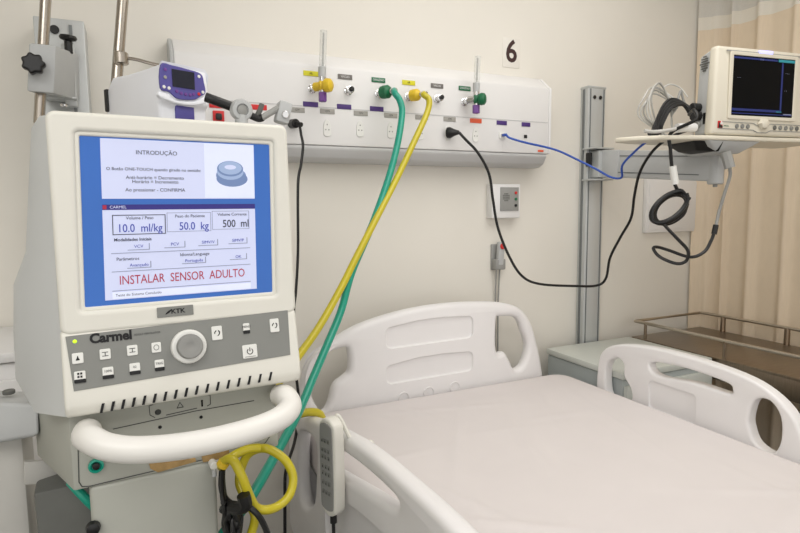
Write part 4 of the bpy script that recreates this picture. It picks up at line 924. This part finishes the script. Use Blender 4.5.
# hose support arm on the ventilator
AZ = 1.06
t = thing('hose_support_arm', atz(244, 125, AZ), 'jointed grey support arm with a black grip behind the ventilator top', 'support arm')
MB().tube([atz(205.5, 97, AZ-.02), atz(215, 100.5, AZ-.015), atz(234, 107.5, AZ)], .0088, BLACK, 14, 4).build('grip', t, label='black rubber grip')
jc = atz(241, 110, AZ); jd = (C0-jc).normalized(); jd = (jd+Vector((.25, 0, .05))).normalized()
MB().lathe([(.012, -.014), (.019, -.012), (.0205, -.004), (.0205, .006), (.018, .012), (.0115, .013), (.0105, .009)], GREYP, zframe(jc, jd), 28).build('joint', t)
MB().lathe([(.0095, .0), (.0095, .0105), (.007, .012)], MIDG, zframe(jc, jd), 20).build('joint_cap', t)
MB().tube([jc-Vector((0, 0, .01)), jc-Vector((0, 0, .05)), jc-Vector((0, -.01, .1)), jc+Vector((0, .03, -.3))], .012, GREYP, 12).build('post', t)
MB().tube([atz(248, 114, AZ+.01), atz(258, 118.5, AZ+.02), atz(263, 117.5, AZ+.02)], .007, DARK, 10).build('link', t)
MB().tube([atz(261, 118.5, AZ+.02), atz(270, 113, AZ+.03), atz(280, 107, AZ+.04)], .006, MIDG, 10, 2).build('lever', t)
c = atz(283, 113, AZ+.05); MB().box(c, (.026, .03, .042), GREYP, .004, rot=Matrix.Rotation(R(14), 3, 'Y')).cyl(c+Vector((.0, -.014, -.006)), c+Vector((0, -.022, -.006)), .007, CHROME).build('clamp_block', t)
MB().tube([atz(257, 116, AZ+.02), atz(260, 110, AZ+.02), atz(262, 104, AZ+.02)], .005, DKG, 8).build('wing_screw', t)
# ------------------------------------------------------------------ left edge furniture
SZ = 1.0
a = atz(-40, 392, SZ); c = atz(40, 440, SZ)
t = thing('equipment_stand', atz(0, 533, SZ).xy.to_3d(), 'grey block on a pale post at the left edge beside the ventilator', 'stand')
bx = atz(2, 418, SZ); hb = .088
b = MB().hexa([atz(-50, 452, SZ), atz(39, 436, SZ), atz(37, 430, SZ+.16), atz(-40, 440, SZ+.16), atz(-50, 400, SZ), atz(38, 404, SZ), atz(38, 392, SZ+.16), atz(-40, 388, SZ+.16)], GREYP, .008, 3); b.build('top_block', t)
sx = atz(9, 394, SZ+.07); MB().cyl(sx, sx+Vector((0, 0, .008)), .0105, DKG, 16).build('screw', t)
pc_ = atz(-6, 470, SZ+.08)
b = MB().box((pc_.x+.005, pc_.y, (bx.z-.04)/2), (.11, .1, bx.z-.045), TRIM, .012); b.build('post', t)
b = MB().hexa([atz(24, 485, SZ+.02), atz(84, 482, SZ+.10), atz(84, 480, SZ+.13), atz(24, 483, SZ+.05), atz(24, 462, SZ+.02), atz(84, 459, SZ+.10), atz(84, 458, SZ+.13), atz(24, 460, SZ+.05)], TRIM, .002); b.build('cross_bracket', t)
b = MB().box((pc_.x-.02, pc_.y, .03), (.16, .18, .06), MIDG, .01); b.build('base', t)
# low white cabinet against the wall at left
k0 = at(24, 351, 1, -.3)
t = thing('low_cabinet', (k0.x-.3, -.12, 0), 'low white cabinet against the wall at the far left edge', 'cabinet')
kx = k0.x; kz = k0.z
MB().box((kx-.28, (WY-.3)/2-.006, kz-.012), (.58, .38, .024), PANELW, .003).build('top_board', t)
MB().box((kx-.28, (WY-.3)/2, (kz-.03)/2+.03), (.56, .37, kz-.085), PANELW, .003).build('carcass', t)
for s_ in (-1, 1):
    d_ = MB().box((kx-.28+s_*.14, -.31, kz/2), (.272, .016, kz-.13), PANELW, .003).build('door', t)
    MB().cyl((kx-.28+s_*.03, -.318, kz*.6), (kx-.28+s_*.03, -.336, kz*.6), .01, CHROME).build('knob', d_)
for x in (kx-.5, kx-.06):
    for y in (-.25, .02): MB().cyl((x, y, 0), (x, y, .05), .02, DKG).build('foot', t)
for o in bpy.data.objects:
    if '_local' in o: del o['_local']
# ------------------------------------------------------------------ light
def area(name, loc, size, power, rot=(0, 0, 0), col=(1, .97, .92)):
    l = bpy.data.lights.new(name, 'AREA'); l.shape = 'RECTANGLE'; l.size, l.size_y = size; l.energy = power; l.color = col
    o = bpy.data.objects.new(name, l); COL.objects.link(o); o.location = loc; o.rotation_euler = rot; return o
area('ceiling_lamp', (1.2, -1.2, 2.66), (1.5, 1.5), 22, col=(1, .975, .94))
area('ceiling_lamp', (-.9, -2.6, 2.66), (1.5, 1.5), 35, col=(1, .985, .965))
w = bpy.data.worlds.new('room_ambient'); S.world = w; w.use_nodes = True
bg = w.node_tree.nodes['Background']; bg.inputs[0].default_value = (1, .985, .965, 1); bg.inputs[1].default_value = 1.2
S.view_settings.view_transform = 'Standard'; S.view_settings.look = 'None'; S.view_settings.exposure = 0
